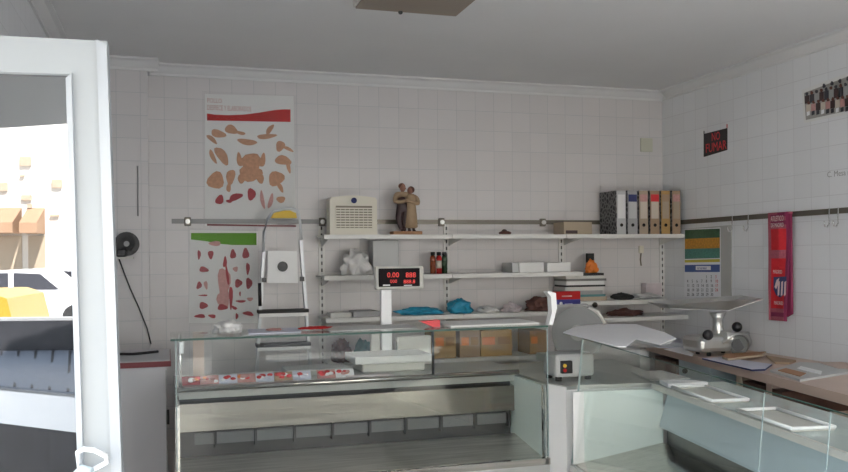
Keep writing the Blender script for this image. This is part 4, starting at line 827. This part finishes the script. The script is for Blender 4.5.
MB().prism([pp[0], pp[1], v(pp[1], zt), v(pp[2], zt), v(pp[3], zt)], (0, .06, 0), 'bright_red').build('price_marker', None, 'bright red folded card standing on top of the case right of the scale', 'card')
# printed meat cards along the worktop
zw = .9306; cols = ['meat', 'meat_pink', 'lilac_paper', 'meat_pink', 'lilac_paper', 'tan_orange', 'lilac_paper', 'meat_pink', 'paper']; nm = ['dark red', 'pink', 'lilac', 'pink and red', 'white and lilac', 'orange red', 'pale lilac', 'pink and orange', 'white and red']
pos = ['first from the left end', 'second from the left', 'third from the left', 'fourth from the left', 'in the middle', 'right of the middle', 'in front of the ladder', 'beside the ladder foot', 'last one, beside the scale']
for i in range(9):
    x0 = 181+i*18.5 + (6 if i > 6 else 0); x1 = x0+18.2; Y = 4.66; A, B_ = px(x0, Y), px(x1, Y); t = thing('meat_tag', ((A+B_)/2, Y, zw), nm[i]+' meat tag on the case worktop edge, '+pos[i], 'tag', 'meat tags along the display case worktop')
    MB().prism([(A, Y, zw), (B_, Y, zw), (B_, Y+.03, zw+.042), (A, Y+.03, zw+.042)], (0, .012, 0), cols[i]).build('card', t)
    random.seed(i); mb = MB()
    for q in range(8): mb.ball((A+(B_-A)*random.uniform(.12, .88), Y+.012+random.uniform(-.002, .012), zw+random.uniform(.012, .034)), .012, random.choice(['red', 'bright_red', 'orange', 'meat_pink', 'paper'] if cols[i] != 'lilac_paper' else ['paper', 'red', 'lilac_paper']), (1.3, .6, .8))
    mb.build('print', t)
for x0, x1, lab in ((318, 344, 'white plate with red meat pictures on the case worktop, left of the scale'), (345, 392, 'pale pink printed sheet on worktop in front of the scale')):
    Y = 4.66; A, B_ = px(x0, Y), px(x1, Y); zq = zw; 
    if x0 > 340: MB().box((A, Y-.03, zq), (B_, Y+.05, zq+.008), 'lilac_bag').build('printed_sheet', None, lab, 'sheet')
A, B_ = px(283, 4.9), px(345, 4.9); MB().box((A, 4.80, zw), (B_, 5.02, zw+.035), 'grey_light', bev=.006).build('grey_tray', None, 'flat grey plastic tray on the worktop left of the scale', 'tray')
A = px(197.5, 4.95); MB().box((A-.03, 4.93, zw), (A+.03, 4.95, 1.19), 'board_edge').build('board_or_reflection', None, 'narrow beige strip behind the glass at the left end, standing in for a reflection', 'board')  # added strip in place of a door-edge reflection in the case glass
# ------------------------------------------------------------ ceiling fixture
f0, f1 = WZ(352, 8.5, CZ-.05), WZ(458, 14, CZ-.05); wx = f1.x-f0.x; Yfx = (f0.y+f1.y)/2
t = thing('ceiling_light', ((f0.x+f1.x)/2, Yfx-.3, CZ), 'unlit brownish rectangular ceiling light at the top edge of the picture', 'ceiling light')
MB().box((f0.x, Yfx-.62, CZ-.05), (f1.x, Yfx, CZ-.0005), 'offwhite').build('frame', t)
MB().box((f0.x+.012, Yfx-.608, CZ-.058), (f1.x-.006, Yfx-.006, CZ-.05), 'fixture').build('diffuser', t)
c = WZ(402, 10.5, CZ-.06); MB().ball((c.x, Yfx-.012, CZ-.06), .012, 'rubber').build('latch', t)
